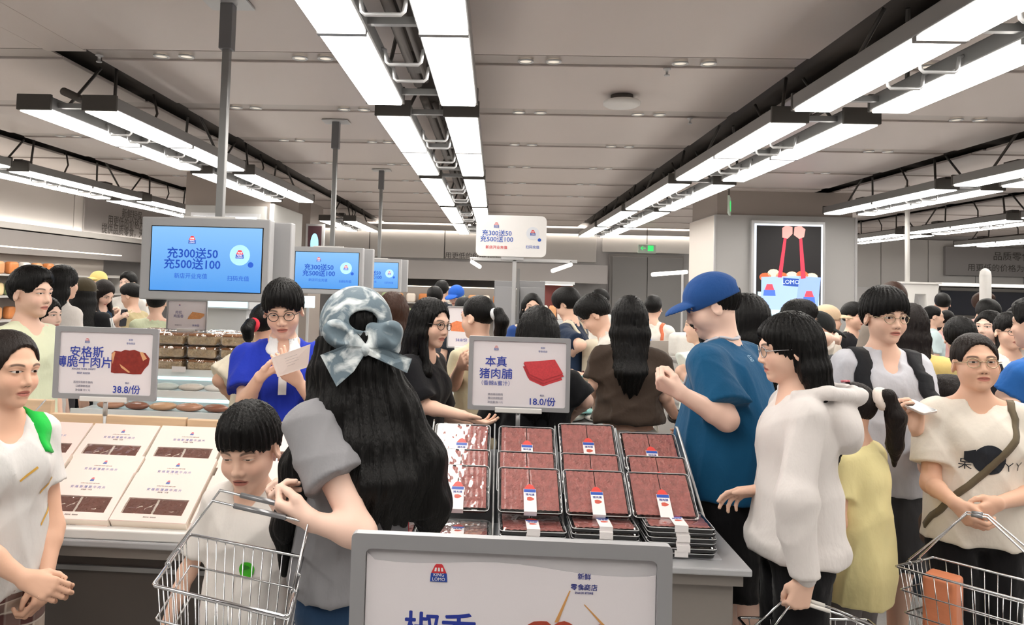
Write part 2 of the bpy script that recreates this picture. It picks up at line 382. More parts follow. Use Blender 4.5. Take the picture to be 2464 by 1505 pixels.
def folds(seed, amp, sc=1.0):
    r = np.random.RandomState(seed); K = r.normal(size=(5, 3))*np.array([34, 34, 24])*sc; ph = r.uniform(0, 6.28, 5); W = r.normal(size=(3, 3))*9*sc
    K = K.astype(np.float32); W = W.astype(np.float32)
    def f(P):
        w = np.sin(P @ W.T)*.9; o = 0
        for i in range(5): q = 1-np.abs(np.sin((P @ K[i]+ph[i]+w[:, i % 3]*.75)*.5)); o = o-q*q*1.5+.4
        return (o*amp*.62).astype(np.float32)
    return f
PEOPLE = []
def cluster(V, Q, keep, cell=.05):
    """merge the vertices hidden under clothes so that the body stays one cheap continuous mesh"""
    key = np.floor(V/cell).astype(np.int64); key = key[:, 0]*1000003+key[:, 1]*1009+key[:, 2]; key[keep] = np.arange(keep.sum())+10**12
    un, inv = np.unique(key, return_inverse=True); NV = np.zeros((len(un), 3)); cnt = np.bincount(inv)
    for i in range(3): NV[:, i] = np.bincount(inv, V[:, i])/cnt
    T = np.concatenate([Q[:, [0, 1, 2]], Q[:, [0, 2, 3]]]); T = inv[T]; T = T[(T[:, 0] != T[:, 1]) & (T[:, 1] != T[:, 2]) & (T[:, 0] != T[:, 2])]
    sk = np.sort(T, 1); _, ix = np.unique(sk, axis=0, return_index=True); return NV, T[np.sort(ix)]
def joints(S, H):
    R, Fw, Z = Hd(S['phi']).T; h = H/1.70; w = S.get('w', 1.0); lean = math.radians(S.get('lean', 0)); side = math.radians(S.get('side', 0))
    u = nrm(Z*math.cos(lean)+Fw*math.sin(lean)+R*math.tan(side)); J = dict(R=R, F=Fw, Z=Z, u=u, h=h, H=H)
    hipR = Hd(S['phi']-S.get('twist', 0)).T[0]; hipF = Hd(S['phi']-S.get('twist', 0)).T[1]; J['hR'], J['hF'] = hipR, hipF
    hip = A(0, 0, .51*H); J['hip'] = hip; J['waist'] = hip+u*.11*H; J['chest'] = hip+u*.225*H; J['nb'] = hip+u*.318*H
    n = nrm(u*.7+Z*.5+Fw*(.10+.35*math.sin(lean))); J['n'] = n; hd = S.get('head', (0, 0, 0)); J['Mh'] = Hd(S['phi']+hd[0]) @ Rx(-hd[1]) @ Ry(hd[2]); hs = .966*(.42+.58*h)*S.get('hs', 1)
    J['hs'] = hs; piv = J['nb']+n*.078*H*S.get('neck', 1); J['hc'] = piv-J['Mh'] @ A(0, -.015, -.045)*hs
    J['top'] = J['hc']+J['Mh'] @ A(0, -.012, .121+S.get('pad', .016))*hs
    if J['Mh'][2, 2] < .9: J['top'] = J['hc']+Z*.125*hs
    sh = S.get('sh', 1.0)
    for k, s in (('R', 1), ('L', -1)): J['s'+k] = J['nb']-u*.030*H+R*s*.095*H*w*sh+Fw*.0
    for k, s in (('R', 1), ('L', -1)):
        J['h'+k+'j'] = hip+hipR*s*.052*H*min(w, 1.1)
        ft = S.get('feet', {}).get(k, (s*.075, 0)); J['a'+k] = hipR*ft[0]*h+hipF*ft[1]*h+A(0, 0, .055*h); J['k'+k] = (J['h'+k+'j']+J['a'+k])/2+hipF*.02*h+A(0, 0, .012)
    return J
def person(S):
    """S: dict with head top pixel hx, htop, depth d, heading phi, clothes, hair, arms"""
    tgt = at(S['hx'], S['htop'], S['d']); H = tgt[2]
    for _ in range(4): J = joints(S, H); H += tgt[2]-J['top'][2]
    J = joints(S, H); off = A(tgt[0]-J['top'][0], tgt[1]-J['top'][1], 0)
    for k in ('hip', 'waist', 'chest', 'nb', 'hc', 'top', 'sR', 'sL', 'hRj', 'hLj', 'aR', 'aL', 'kR', 'kL'): J[k] = J[k]+off
    J['root'] = off; h = J['h']; R, Fw, Z, u = J['R'], J['F'], J['Z'], J['u']; w = S.get('w', 1.0); fat = S.get('fat', 0.); belly = S.get('belly', 0.)
    lod = LODS[S.get('lod', 'mid')]; coarse = S.get('lod') == 'far'; M3 = np.stack([R, Fw, u], 1); Mhip = np.stack([J['hR'], J['hF'], Z], 1)
    L = lambda r, f, z: off+R*r+Fw*f+A(0, 0, z)
    J['L'] = L; seed = S.get('seed', int(S['hx']))
    # arms
    for k, s in (('R', 1), ('L', -1)):
        a = S.get('arm'+k, {}); sh = J['s'+k]; la, lb = .172*H, .150*H
        pt = lambda q: at(*q[1:]) if q[0] == 'px' else L(*q)
        W = pt(a['w']) if 'w' in a else sh+R*s*.075*h+Fw*.05*h-Z*(la+lb)*.975
        if 'e' in a: E = pt(a['e'])
        else:
            v = W-sh; dd = np.linalg.norm(v); dd2 = min(dd, (la+lb)*.995)
            if 'w' in a and dd > dd2 and dd < (la+lb)*1.25: sc = dd/dd2; la *= sc; lb *= sc; dd2 = dd
            elif dd > dd2: W = sh+v/dd*dd2; v = W-sh
            x = (la*la-lb*lb+dd2*dd2)/(2*dd2); hh = math.sqrt(max(la*la-x*x, 0)); p = a.get('pole', (s*.5, -.8, -.5)); p = R*p[0]+Fw*p[1]+Z*p[2]
            vd = nrm(v); p = nrm(p-vd*p.dot(vd)); E = sh+vd*x+p*hh
        J['e'+k], J['w'+k] = E, W
        y = nrm(W-E) if 'fd' not in a else nrm(R*a['fd'][0]+Fw*a['fd'][1]+Z*a['fd'][2])
        pn = a.get('palm', (-s, 0, 0)); pn = R*pn[0]+Fw*pn[1]+Z*pn[2]; z = nrm(-(pn-y*pn.dot(y))); J['Mhand'+k] = np.stack([np.cross(y, z), y, z], 1)
    # -------- skin
    g = Sdf(); ar = .92+.16*fat if not S.get('child') else .8
    g.ell(J['hip']+Z*.03*H, A(.160*w+.02*fat, .105+.02*fat, .11)*h, Mhip); g.ell(J['waist'], A(.128*w+.03*fat, .092+.03*fat+belly*.04, .14)*h, M3, k=.07); g.ell(J['chest'], A(.150*w, .108+.01*fat, .15)*h, M3, k=.06)
    g.cap(J['sL']*.85+J['nb']*.15, J['sR']*.85+J['nb']*.15, .050*h, k=.06)
    for k, s in (('R', 1), ('L', -1)):
        g.cap(J['nb']+u*.015*H, J['s'+k], .040*h, .036*h, k=.05)
        g.cap(J['s'+k], J['e'+k], .050*h*ar, .038*h*ar, k=.035); El = J['e'+k]; Wr = J['w'+k]; mid = El+(Wr-El)*.28
        g.cap(El, mid, .0365*h*ar, .0375*h*ar, k=.03); g.cap(mid, Wr, .0375*h*ar, .0255*h*max(ar, .9), k=.015)
        g.cap(J['h'+k+'j'], J['k'+k], .078*h*ar, .052*h*ar, k=.04); kn, an = J['k'+k], J['a'+k]; cm = kn+(an-kn)*.3-J['hF']*.012
        g.cap(kn, cm, .05*h*ar, .053*h*ar, k=.03); g.cap(cm, an, .053*h*ar, .034*h, k=.02)
        g.cap(an-A(0, 0, .02*h), an+J['hF']*.14*h-A(0, 0, .025*h), .034*h, .028*h, k=.02)
        a = S.get('arm'+k, {}); hg = hand_sdf(-s, a.get('curl', (22, 30, 20)), a.get('thumb', .35), a.get('spread', 1), coarse, a.get('tc', 0))
        g.grp(hg, J['Mhand'+k], J['w'+k], h*.97*S.get('hand', 1)*(1 if not S.get('child') else .95), k=.012)
    hdn = head_sdf(jaw=S.get('jaw', 1), fat=fat); g.cap(J['nb']-u*.03, J['hc']+J['Mh'] @ A(0, -.018, -.04)*J['hs'], (.054+.008*fat)*h, (.047+.010*fat)*h if not S.get('child') else .043*h, k=.03)
    g.grp(hdn, J['Mh'], J['hc'], J['hs'], k=.02)
    J['skin'] = g
    # -------- clothes
    hide = []; parts = []
    T = S.get('top_w', dict(col='#888888'))
    e = T.get('ease', .022); tor = Sdf(); hem = T.get('hem', .47)*H; fl = T.get('flare', 0)
    def slab(c, ax_, a, r, k=.07): tor.cap(c-ax_*max(a-r, .01), c+ax_*max(a-r, .01), r, k=k)
    tor.ell(J['chest'], A(.150*w+.008+e*.2, .108+.01*fat+.010+e*.25, .155)*h, M3, k=.06); tor.ell(J['waist'], A(.128*w+.03*fat+.01, .092+.03*fat+belly*.04+.012, .14)*h, M3, k=.06)
    slab(J['chest']+u*.01*H, R, (.150*w+e*.55)*h, (.104+e*.45+.012*fat)*h); slab(J['waist']+u*.03*H, R, (.143*w+e*.75+.02*fat)*h, (.100+e*.7+.03*fat+belly*.045)*h)
    slab(J['waist']-Z*.03*H+Fw*belly*.01, J['hR'], (.150*w+e*.9+.03*fat)*h, (.102+e*.9+.03*fat+belly*.05)*h); slab(J['hip']+Z*.02*H, J['hR'], (.163*w+e+.02*fat+fl*.3)*h, (.108+e+.025*fat+belly*.03+fl*.3)*h)
    if hem < .55*H: slab(J['hip']-Z*.05*H, J['hR'], (.164*w+e*1.05+.02*fat+fl*.5)*h, (.108+e*1.05+.02*fat+belly*.02+fl*.5)*h)
    if hem < .42*H: tor.cap(J['hip'], A(*(J['hip'][:2]), hem-.05), (.135+e)*h*w, (.15+e+fl)*h*w, k=.06)
    if T.get('bust'):
        for s in (-1, 1): tor.ell(J['chest']+u*.005*H+R*s*.07*h*w+Fw*.085*h, A(.07, .055, .065)*h, M3, k=.05)
    if T.get('gather'): tor.ell(J['hip']+Z*(hem-.51*H+.03), A(.17*w+e, .13+e, .05)*h, Mhip, k=.05)
    tor.cap(J['sL']*.9+J['nb']*.1, J['sR']*.9+J['nb']*.1, (.050+e*.25)*h, k=.05)
    for k in 'RL': tor.cap(J['nb']+u*.012*H, J['s'+k], .049*h, .045*h, k=.04)
    sl = T.get('sleeve', .62)
    tor.plane(A(*J['hip'][:2], hem), -Z, k=.01); tp = Sdf(); lo, hi = tor.bounds(); tp._op('+', lambda P: tor(P, full=True), lo, hi, .02)
    tors = tor
    for k, s in (('R', 1), ('L', -1)):
        q = Sdf(); Sj, El, Wr = J['s'+k], J['e'+k], J['w'+k]; se = T.get('sease', e)
        if sl <= 1:
            end = Sj+(El-Sj)*sl; q.cap(Sj, end+(El-Sj)*.15, (.052*ar+se*.55)*h, (.046*ar+se*1.25)*h, k=.02); dr = nrm(El-Sj); q.plane(end, dr, k=.006)
        else:
            fr = sl-1; end = El+(Wr-El)*fr; dr = nrm(Wr-El); q.cap(Sj, El, (.054*ar+se*.7)*h, (.046*ar+se*1.1)*h, k=.02); q.cap(El, end+dr*.05, (.046*ar+se*1.1)*h, (.034*ar+se*.75)*h, k=.03); q.plane(end, dr, k=.006)
            if T.get('cuff'): q.cap(end-dr*.06, end, .040*h, .036*h, k=.01)
        lo, hi = q.bounds(); tp._op('+', (lambda q: lambda P: q(P, full=True))(q), lo, hi, T.get('sk', .03))
    nk = T.get('neck', .057); nv = T.get('drop', .0)
    n0 = J['nb']+u*.024*H; tp.cap(n0, n0+J['n']*.16, nk*h, (nk+.006)*h, k=.012, mode='-')
    n1 = J['nb']+u*(.004-nv)*H+Fw*(.085+nv*.2)*h; tp.cap(n0, n1, nk*h*.95, nk*h*(.62 if nv < .03 else .3), k=.012, mode='-'); tp.cap(n1, n1+Fw*.08, nk*h*(.62 if nv < .03 else .3), k=.012, mode='-')
    for fn in T.get('extra', ()): fn(tp, J)
    fo = folds(seed, T.get('fold', .0046)); tp.disp = fo; J['top_sdf'] = tp
    V, Q = surface(tp, lod[1]); parts.append((T.get('name', 'shirt'), V, Q, T.get('mat') or cloth(T['col']), None)); hide.append(tp)
    B = S.get('bot', dict(col='#15151a'))
    if B:
        bt = Sdf(); be = B.get('ease', .014); wz = A(*J['hip'][:2], hem+.035*H if hem > .55*H else min(.56*H, hem+.014*H) if hem > .42*H else .56*H)
        if B.get('skirt'):
            bt.ell(J['hip']+Z*.02*H, A(.158*w+be, .11+be, .12)*h, Mhip); bt.cap(J['hip'], A(*J['hip'][:2], B['skirt']*H-.03), (.125+be)*h, (.15+be*3)*h, k=.05); bt.plane(A(*J['hip'][:2], B['skirt']*H), -Z)
        else:
            bt.ell(J['hip']+Z*.02*H, A(.160*w+be+.02*fat, .108+be+.02*fat, .13)*h, Mhip)
            lg = B.get('leg', 1.95)
            for k in 'RL':
                Hj, Kn, An = J['h'+k+'j'], J['k'+k], J['a'+k]; q = Sdf()
                if lg <= 1: end = Hj+(Kn-Hj)*lg; dr = nrm(Kn-Hj); q.cap(Hj, end+dr*.06, (.080*ar+be)*h, (.066*ar+be*1.8)*h, k=.03); q.plane(end, dr)
                else: end = Kn+(An-Kn)*(lg-1); dr = nrm(An-Kn); q.cap(Hj, Kn, (.080*ar+be)*h, (.058*ar+be)*h, k=.03); q.cap(Kn, end+dr*.05, (.058*ar+be)*h, (.042+be*1.2)*h, k=.03); q.plane(end, dr)
                lo, hi = q.bounds(); bt._op('+', (lambda q: lambda P: q(P, full=True))(q), lo, hi, .025)
        bt.plane(wz, Z); bt.disp = folds(seed+1, .005); J['bot_sdf'] = bt
        V, Q = surface(bt, lod[1]*1.6); parts.append((B.get('name', 'trousers'), V, Q, B.get('mat') or cloth(B['col']), None)); hide.append(bt)
    for k in 'RL':
        sh = Sdf(); an = J['a'+k]; f = J['hF']; base = A(an[0], an[1], 0)
        sh.cap(base-f*.035*h+Z*.042*h, base+f*.14*h+Z*.034*h, .040*h, .034*h); sh.cap(base-f*.03*h+Z*.06*h, base+Z*.07*h, .036*h, .038*h, k=.03); sh.plane(base, -Z, k=.003)
        V, Q = surface(sh, max(.012, lod[1]*1.4)); parts.append(('shoe', V, Q, cloth(S.get('shoe', '#d8d8d6')), None))
    # -------- hair
    hr = S.get('hair', 'short'); hair = None; hm = hair_mat(S.get('hcol', 'black')); tie = None
    Mh, hc, hs = J['Mh'], J['hc'], J['hs']; HL = lambda x, y, z: hc+Mh @ A(x, y, z)*hs; J['HL'] = HL
    if hr:
        hh = Sdf(); style = hr if isinstance(hr, str) else hr[0]; opt = {} if isinstance(hr, str) else hr[1]
        hl = opt.get('line', .062 if style in ('short', 'long') else .066); vol = opt.get('vol', 1.0); b = Sdf()
        thin = style in ('pony', 'bun'); o = .007 if style == 'pony' else .011 if thin else .0125*vol
        b.ell((0, -.014, .036), (.075+o, .096+o, .087+o*1.15))
        if style == 'short': b.ell((0, .015, .085), (.066, .085, .038+.01*vol), k=.03)
        if style == 'long': b.ell((0, -.05, -.03), (.078, .06, .09), k=.04)
        if opt.get('fringe'): b.ell((0, .052, .058), (.062, .042, .040), k=.025)
        if opt.get('fringe'): b.ell((opt.get('part', 0), .112, -.035), (.074 if style != 'long' else .066, .076, .035+hl), k=.010, mode='-')
        elif thin: b.ell((opt.get('part', 0), .120, -.03), (.090, .100, .070+hl), k=.006, mode='-')
        else: b.ell((opt.get('part', 0), .130, -.03), (.084 if style != 'long' else .078, .092, .057+hl), k=.008, mode='-')
        if style in ('short', 'pony', 'bun'):
            for s in (-1, 1): b.ell((s*.085, .012, -.018), (.028, .034, .042), k=.01, mode='-')
            b.plane((0, -.09, opt.get('nape', -.052)), (0, .42, -1), k=.015)
        else:
            b.plane((0, 0, -.10), (0, 0, -1), k=.02)
        hh.grp(b, Mh, hc, hs)
        if style == 'long':
            ln = opt.get('len', .30); wd = opt.get('width', .085)
            for x in (-1, -.66, -.33, 0, .33, .66, 1):
                p0 = HL(x*.070, -.030-.055*(1-x*x), .03); p1 = HL(x*.079, -.035-.060*(1-x*x), -.075); nbk = J['nb']+R*x*wd-Fw*(.072+.030*(1-x*x)+opt.get('bo', 0))-Z*.02
                p2 = nbk-u*.06; p3 = nbk-u*max(ln-.12, .08)-Fw*(.018+opt.get('bo', 0)); j = .03*math.sin(x*9+seed)
                hh.chain([p0, p1, p2, p3, p3-u*(.10+j)], [.022, .026, .030, .028, .008], k=.03)
            for s in (-1, 1):
                if opt.get('front%+d' % s, opt.get('front', 0)):
                    q0 = HL(s*.066, .028, .045); q1 = HL(s*.080, .022, -.05); q2 = J['nb']+R*s*.085+Fw*.075-u*.06; hh.chain([q0, q1, q2, q2-u*opt.get('fl', .16)], [.016, .020, .022, .008], k=.025)
                    hh.chain([HL(s*.074, -.01, .02), HL(s*.084, -.012, -.08), J['nb']+R*s*.10+Fw*.01-u*.02], [.02, .022, .02], k=.025)
        if style in ('pony', 'bun'):
            tz = opt.get('tz', .03); ty = -.112; p0 = HL(opt.get('tx', 0), ty, tz); bk = -(Mh @ A(0, 1, 0)); side = Mh @ A(opt.get('sw', 0), 0, 0); n = opt.get('len', .25)
            tie = (p0, nrm(bk+A(0, 0, .2)))
            if style == 'pony':
                p1 = p0+bk*.035+A(0, 0, .012); p2 = p1+bk*.022-Z*.3*n+side*.3; p3 = p1+bk*.012-Z*.7*n+side*.6; p4 = p1+bk*.0-Z*n+side
                hh.chain([p0-bk*.02, p1, p2, p3, p4], [.020, .024, .030*opt.get('tw', 1), .025*opt.get('tw', 1), .006], k=.015)
            else: hh.ell(p0+bk*.02, (.032, .032, .03), k=.01)
        for fn in opt.get('extra', ()): fn(hh, J)
        if S.get('cap'):
            cz = S['cap'].get('z', .022)+.012; pl = Sdf().box((0, 0, cz+.2), (.3, .3, .2), rad=.001); pl.ell((0, -.014, .040), (.086, .106, .090), k=.002, mode='-'); hh.grp(pl, Mh @ Rx(-7), hc, hs, k=.004, mode='-')
        def hd(P, am=0 if coarse else .0010 if thin else .0021):
            q = (P-hc.astype(np.float32)) @ Mh.astype(np.float32)/hs; an = np.arctan2(q[:, 0], q[:, 1]+.012); rr = np.clip(np.hypot(q[:, 0], q[:, 1])/.05, 0, 1)
            return am*rr*(np.sin(an*34+2*np.sin(q[:, 2]*22)+seed)+.6*np.sin(an*57+2.4*np.sin(q[:, 2]*15)))
        if style != 'bald': hh.disp = hd
        J['hair_sdf'] = hh
        V, Q = surface(hh, lod[2]); parts.append(('hair', V, Q, hm, None)); hide.append(hh)
    # -------- cap
    if S.get('cap'):
        cp = S['cap']; c = Sdf(); d = Sdf(); d.ell((0, -.014, .040), (.094, .114, .098)); d.plane((0, 0, cp.get('z', .022)), (0, -.12, -1), k=.004)
        c._op('+', lambda P: d(P, full=True), *d.bounds(), .005)
        br = Sdf(); bl = cp.get('bl', .105); br.ell((0, .095, .018), (.078, bl, .035)); br.ell((0, .09, .005), (.085, bl+.01, .034), k=.004, mode='-'); br.plane((0, .06, 0), (0, -1, 0))
        if cp.get('brim', 1): c._op('+', lambda P: br(P, full=True), *br.bounds(), .006)
        if cp.get('hole'): c.ell((0, -.118, .045), (.038, .04, .026), k=.004, mode='-')
        w_ = Sdf(); w_.grp(c, Mh, hc, hs*cp.get('s', 1)); V, Q = surface(w_, min(lod[0], .006)); parts.append(('cap', V, Q, cp.get('mat') or cloth(cp['col']), None)); J['cap_sdf'] = w_
    # -------- skin mesh, hidden faces dropped
    V, Q = surface(g, lod[0]); keep = np.zeros(len(V), bool); keep[:] = True
    for f in hide: keep &= f(V) > -.010
    V, Q = cluster(V, Q, keep); q = (V-hc) @ Mh/hs; far = (np.abs(q) > .2).any(1); q[far] = (0, -1, 0)
    root = empty('person', off, 0, S['label'], 'person', S.get('group'))
    link('body', np_mesh('body', V, Q, skin_of(S.get('skin', 'light')), dict(hp=q, eo=np.full(len(V), S.get('eo', .7))), origin=off), root)
    for nme, V, Q, m, at_ in parts: link(nme, np_mesh(nme, V, Q, m, at_, origin=off), root)
    J['obj'] = root
    if tie and S.get('tie'):
        mb = MB(); c0 = Vector(tie[0]-off); nn = Vector(tie[1]); x = nn.orthogonal().normalized(); y = nn.cross(x); c0 = c0+nn*.012; r = .026
        mb.tube([c0+(x*math.cos(a)+y*math.sin(a))*r for a in np.linspace(0, 2*math.pi, 14, endpoint=False)], S.get('tie_r', .010), 8, closed=True); mb.build('hair_tie', cloth(S['tie']), root, True)
    if S.get('glasses'): glasses(J, S['glasses'])
    PEOPLE.append(J); return J
def pm(J, mb, name, m, smooth=True, bevel=0):
    """build a child of a person from world coordinates"""
    o = Vector(J['root']); mb.v = [tuple(Vector(p)-o) for p in mb.v]; return mb.build(name, m, J['obj'], smooth, bevel)
def glasses(J, col):
    mb = MB(); HL = J['HL']; r = .0014
    for s in (-1, 1):
        mb.tube([HL(s*.034+.0225*math.cos(a)*(1 if abs(math.cos(a)) < .8 else .97), .0995-.010*((math.cos(a)*.0225*s+.034)/.06)**2, .002+.0195*math.sin(a)) for a in np.linspace(0, 6.283, 20, endpoint=False)], r*J['hs']*1.15, 6, closed=True)
        mb.tube([HL(s*.057, .092, .006), HL(s*.078, .06, .008), HL(s*.083, -.005, .006), HL(s*.082, -.02, -.008)], r, 6)
    mb.tube([HL(-.012, .100, .006), HL(0, .104, .009), HL(.012, .100, .006)], r, 6)
    m = mat('glasses_'+col.strip('#'), col, rough=.25, metal=.7 if col in ('#b9a98c', '#a9a9ac') else 0); o = pm(J, mb, 'glasses', m)
    off = Vector(J['root'])
    for s in (-1, 1):
        ln = MB(); ln.add([tuple(Vector(HL(s*.034+.0215*math.cos(a), .0995-.010*((math.cos(a)*.0215*s+.034)/.06)**2, .002+.0185*math.sin(a)))-off) for a in np.linspace(0, 6.283, 18, endpoint=False)], [tuple(range(18))])
        ln.build('lens', thin_glass('lens_glass', film=0), o)
def surf_tube(sdf, pts, r, off=.0, n=8):
    """tube whose path is pulled onto a surface; pts world points, densified"""
    P = [np.asarray(p, float) for p in pts]; D = []
    for a, b in zip(P[:-1], P[1:]): D += [a+(b-a)*t for t in np.linspace(0, 1, 9)[:-1]]
    D.append(P[-1]); Q = sdf.snap(np.array(D), off); return [tuple(q) for q in Q]
def strap(J, pts, wd, m, name='strap', sdf=None, th=.004, parent=True, label=None):
    sdf = sdf or J['top_sdf']; P = np.array(surf_tube(sdf, pts, 0, th*.5), np.float32); G = sdf.grad(P); V = []; N = len(P)
    for i in range(N):
        t = nrm(P[min(i+1, N-1)]-P[max(i-1, 0)]); b = nrm(np.cross(t, G[i])); n = G[i]
        V += [P[i]-b*wd/2-n*th, P[i]+b*wd/2-n*th, P[i]+b*wd/2+n*th, P[i]-b*wd/2+n*th]
    mb = MB(); f = [(0, 1, 2, 3), tuple((N-1)*4+k for k in (3, 2, 1, 0))]
    for i in range(N-1):
        for k in range(4): f.append((i*4+k, (i+1)*4+k, (i+1)*4+(k+1) % 4, i*4+(k+1) % 4))
    mb.add(V, f)
    return pm(J, mb, name, m) if parent else mb
def decal(J, polys, c, rr, uu, m, name, sdf=None, off=.0015, step=.012):
    """flat print on cloth: polygons (2-D, metres) laid over the surface round point c"""
    sdf = sdf or J['top_sdf']; nn = np.cross(rr, uu); bm = bmesh.new()
    for poly in polys:
        vs_ = [bm.verts.new((x, y, 0)) for x, y in poly]
        try: bm.faces.new(vs_)
        except ValueError: pass
    bmesh.ops.triangulate(bm, faces=bm.faces)
    for _ in range(3):
        ed = [e for e in bm.edges if e.calc_length() > step]
        if not ed: break
        bmesh.ops.subdivide_edges(bm, edges=ed, cuts=1); bmesh.ops.triangulate(bm, faces=bm.faces)
    P = np.array([c+rr*v.co.x+uu*v.co.y+nn*.12 for v in bm.verts]); Q = sdf.trace(P, -nn, off) if len(P) else P
    o = J['root']
    for v, q in zip(bm.verts, Q): v.co = Vector(q-o)
    me = bpy.data.meshes.new(name); bm.to_mesh(me); bm.free(); me.materials.append(m); me.shade_smooth(); return link(name, me, J['obj'])
def decal_text(J, body, size, c, rr, uu, m, name, **k):
    cu = bpy.data.curves.new(name, 'FONT'); cu.body = body; cu.size = size; cu.align_x = 'CENTER'; cu.align_y = 'CENTER'; t = bpy.data.objects.new(name, cu); COL.objects.link(t)
    me = bpy.data.meshes.new_from_object(t.evaluated_get(bpy.context.evaluated_depsgraph_get())); bpy.data.objects.remove(t)
    co = [v.co.copy() for v in me.vertices]; polys = [[(co[i].x, co[i].y) for i in p.vertices] for p in me.polygons]; return decal(J, polys, c, rr, uu, m, name, **k)
# ------------------------------------------------------------------ room shell
def struct(o): o['kind'] = 'structure'; return o
X0, X1, Y0, Y1, ZC = -8.6, 18.0, -6.0, 21.8, 3.40
ROWS = [-6.3, -3.42, -.565, 2.45, 5.58, 8.62, 11.6, 14.6]
struct(MB().box((X0-.2, Y0-.2, -.1), (X1+.2, Y1+.2, 0)).build('floor', mat('floor_terrazzo', '#a6a4a2', rough=.4, var=.12, vscale=60), None))
m_pan = mat('ceiling_panel_metal', '#d0c5c0', rough=.42, var=.04, vscale=.8); m_strip = mat('ceiling_strip_metal', '#bdb4af', rough=.4)
m_dark = mat('dark_slot', '#57514d', rough=.7); m_alu = mat('grey_aluminium', '#8d8d8d', rough=.38, metal=.55); m_alul = mat('light_aluminium', '#c9c9ca', rough=.35, metal=.4)
m_dgrey = mat('dark_grey_metal', '#55524f', rough=.5, metal=.3); m_white = mat('white_plastic', '#e6e4e1', rough=.4); m_wall = mat('wall_paint', '#b3b1b1', rough=.7, var=.03); m_wall2 = mat('wall_panel_pale', '#d3d0cd', rough=.5)
m_emit = mat('lamp_diffuser', '#fffaf2', emit=LAMP_POWER, rough=.6)
ceil = struct(MB().box((X0-.2, Y0-.2, ZC+.10), (X1+.2, Y1+.2, ZC+.2)).build('ceiling', m_dark, None))
SY0, SDY = 5.66, 1.72
seams = [SY0+SDY*k for k in range(-6, 10)]
cuts = [X0]+[v for r in ROWS for v in (r-.16, r+.16)]+[X1]; cols = [(cuts[i], cuts[i+1]) for i in range(0, len(cuts), 2)]
pm_cache = {}
for (a, b) in cols:
    for i, sy in enumerate(seams[:-1]):
        key = round(b-a, 3)
        if key not in pm_cache:
            mb = MB().box((0, .03, 0), (b-a, SDY-.255, .03)); pm_cache[key] = (mb.mesh('ceiling_panel', m_pan, bevel=.004, seg=1), MB().box((0, SDY-.195, .016), (b-a, SDY+.012, .03)).mesh('ceiling_strip', m_strip))
        for k, nm in ((0, 'ceiling_panel'), (1, 'ceiling_strip')):
            o = link(nm, pm_cache[key][k], ceil); o.location = (a, sy+.2, ZC)
    y_end = seams[-1]+.2
    MB().box((a, y_end, ZC), (b, Y1, ZC+.03)).build('ceiling_panel', m_pan, ceil)
MB().box((ROWS[1]-.16, -5, ZC), (ROWS[1]+.16, SY0, ZC+.03)).build('ceiling_panel', m_pan, ceil)
# walls
wb = struct(MB().box((X0, Y1, 0), (X1, Y1+.15, ZC+.1)).build('wall_back', m_wall, None))
struct(MB().box((X0-.15, Y0, 0), (X0, Y1, ZC+.1)).build('wall_left', m_wall, None)); struct(MB().box((X1, Y0, 0), (X1+.15, Y1, ZC+.1)).build('wall_right', m_wall, None)); struct(MB().box((X0, Y0-.15, 0), (X1, Y0, ZC+.1)).build('wall_front', m_wall, None))
# back bulkhead over the wall shelves, with white panels
bh = struct(MB().box((-6.0, 20.3, 1.78), (3.0, Y1, 2.28)).build('trim_1', mat('bulkhead_grey', '#9d9896', rough=.6), None))
for k in range(4): MB().box((-5.9+2.2*k, 21.70, 2.40), (-5.9+2.2*k+2.17, 21.79, 3.28)).build('wall_panel', m_wall2, wb, bevel=.006, seg=1)
MB().box((3.05, 21.72, 2.72), (6.9, 21.79, 3.28)).build('wall_panel', m_wall2, wb)
for k in range(6): MB().box((7.0+1.3*k, 21.72, 1.9), (7.0+1.3*k+1.28, 21.79, 3.28)).build('wall_panel', m_wall2, wb)
tx = text_mesh('wall_lettering', '低价高质', .16, m_dgrey, wb, (-.15, 21.68, 2.72)); tx = text_mesh('wall_lettering', '用更低的价格为国民', .20, m_dgrey, wb, (-.6, 21.68, 2.48))
cove = mat('cove_and_fill_glow', '#fff6ea', emit=14.0)
MB().box((-6.0, 21.62, 3.30), (9.0, 21.70, 3.34)).build('cove_light', cove, wb); MB().box((-6.0, 21.55, 3.20), (9.0, 21.58, 3.36)).build('cove_lip', m_wall2, wb)
# left bulkhead with ledge and panels
lb = struct(MB().box((X0, 3, 2.36), (X0+.75, 20, 2.46)).build('trim_2', mat('ledge_white', '#d8d4d0', rough=.45), None))
wl = bpy.data.objects['wall_left']
MB().box((X0+.10, 3.2, 2.47), (X0+.15, 19.8, 2.49)).build('hidden_fill_strip', cove, lb)  # unseen glowing strip added behind the ledge edge to brighten the wall panels
for k in range(7): MB().box((X0, 3.2+2.3*k, 2.5), (X0+.06, 3.2+2.3*k+2.27, 3.36)).build('wall_panel', m_wall2, wl, bevel=.006, seg=1)
MB().box((X0, 3, 1.95), (X0+.7, 20, 2.34)).build('bulkhead', mat('bulkhead_grey', '#9d9896'), lb)
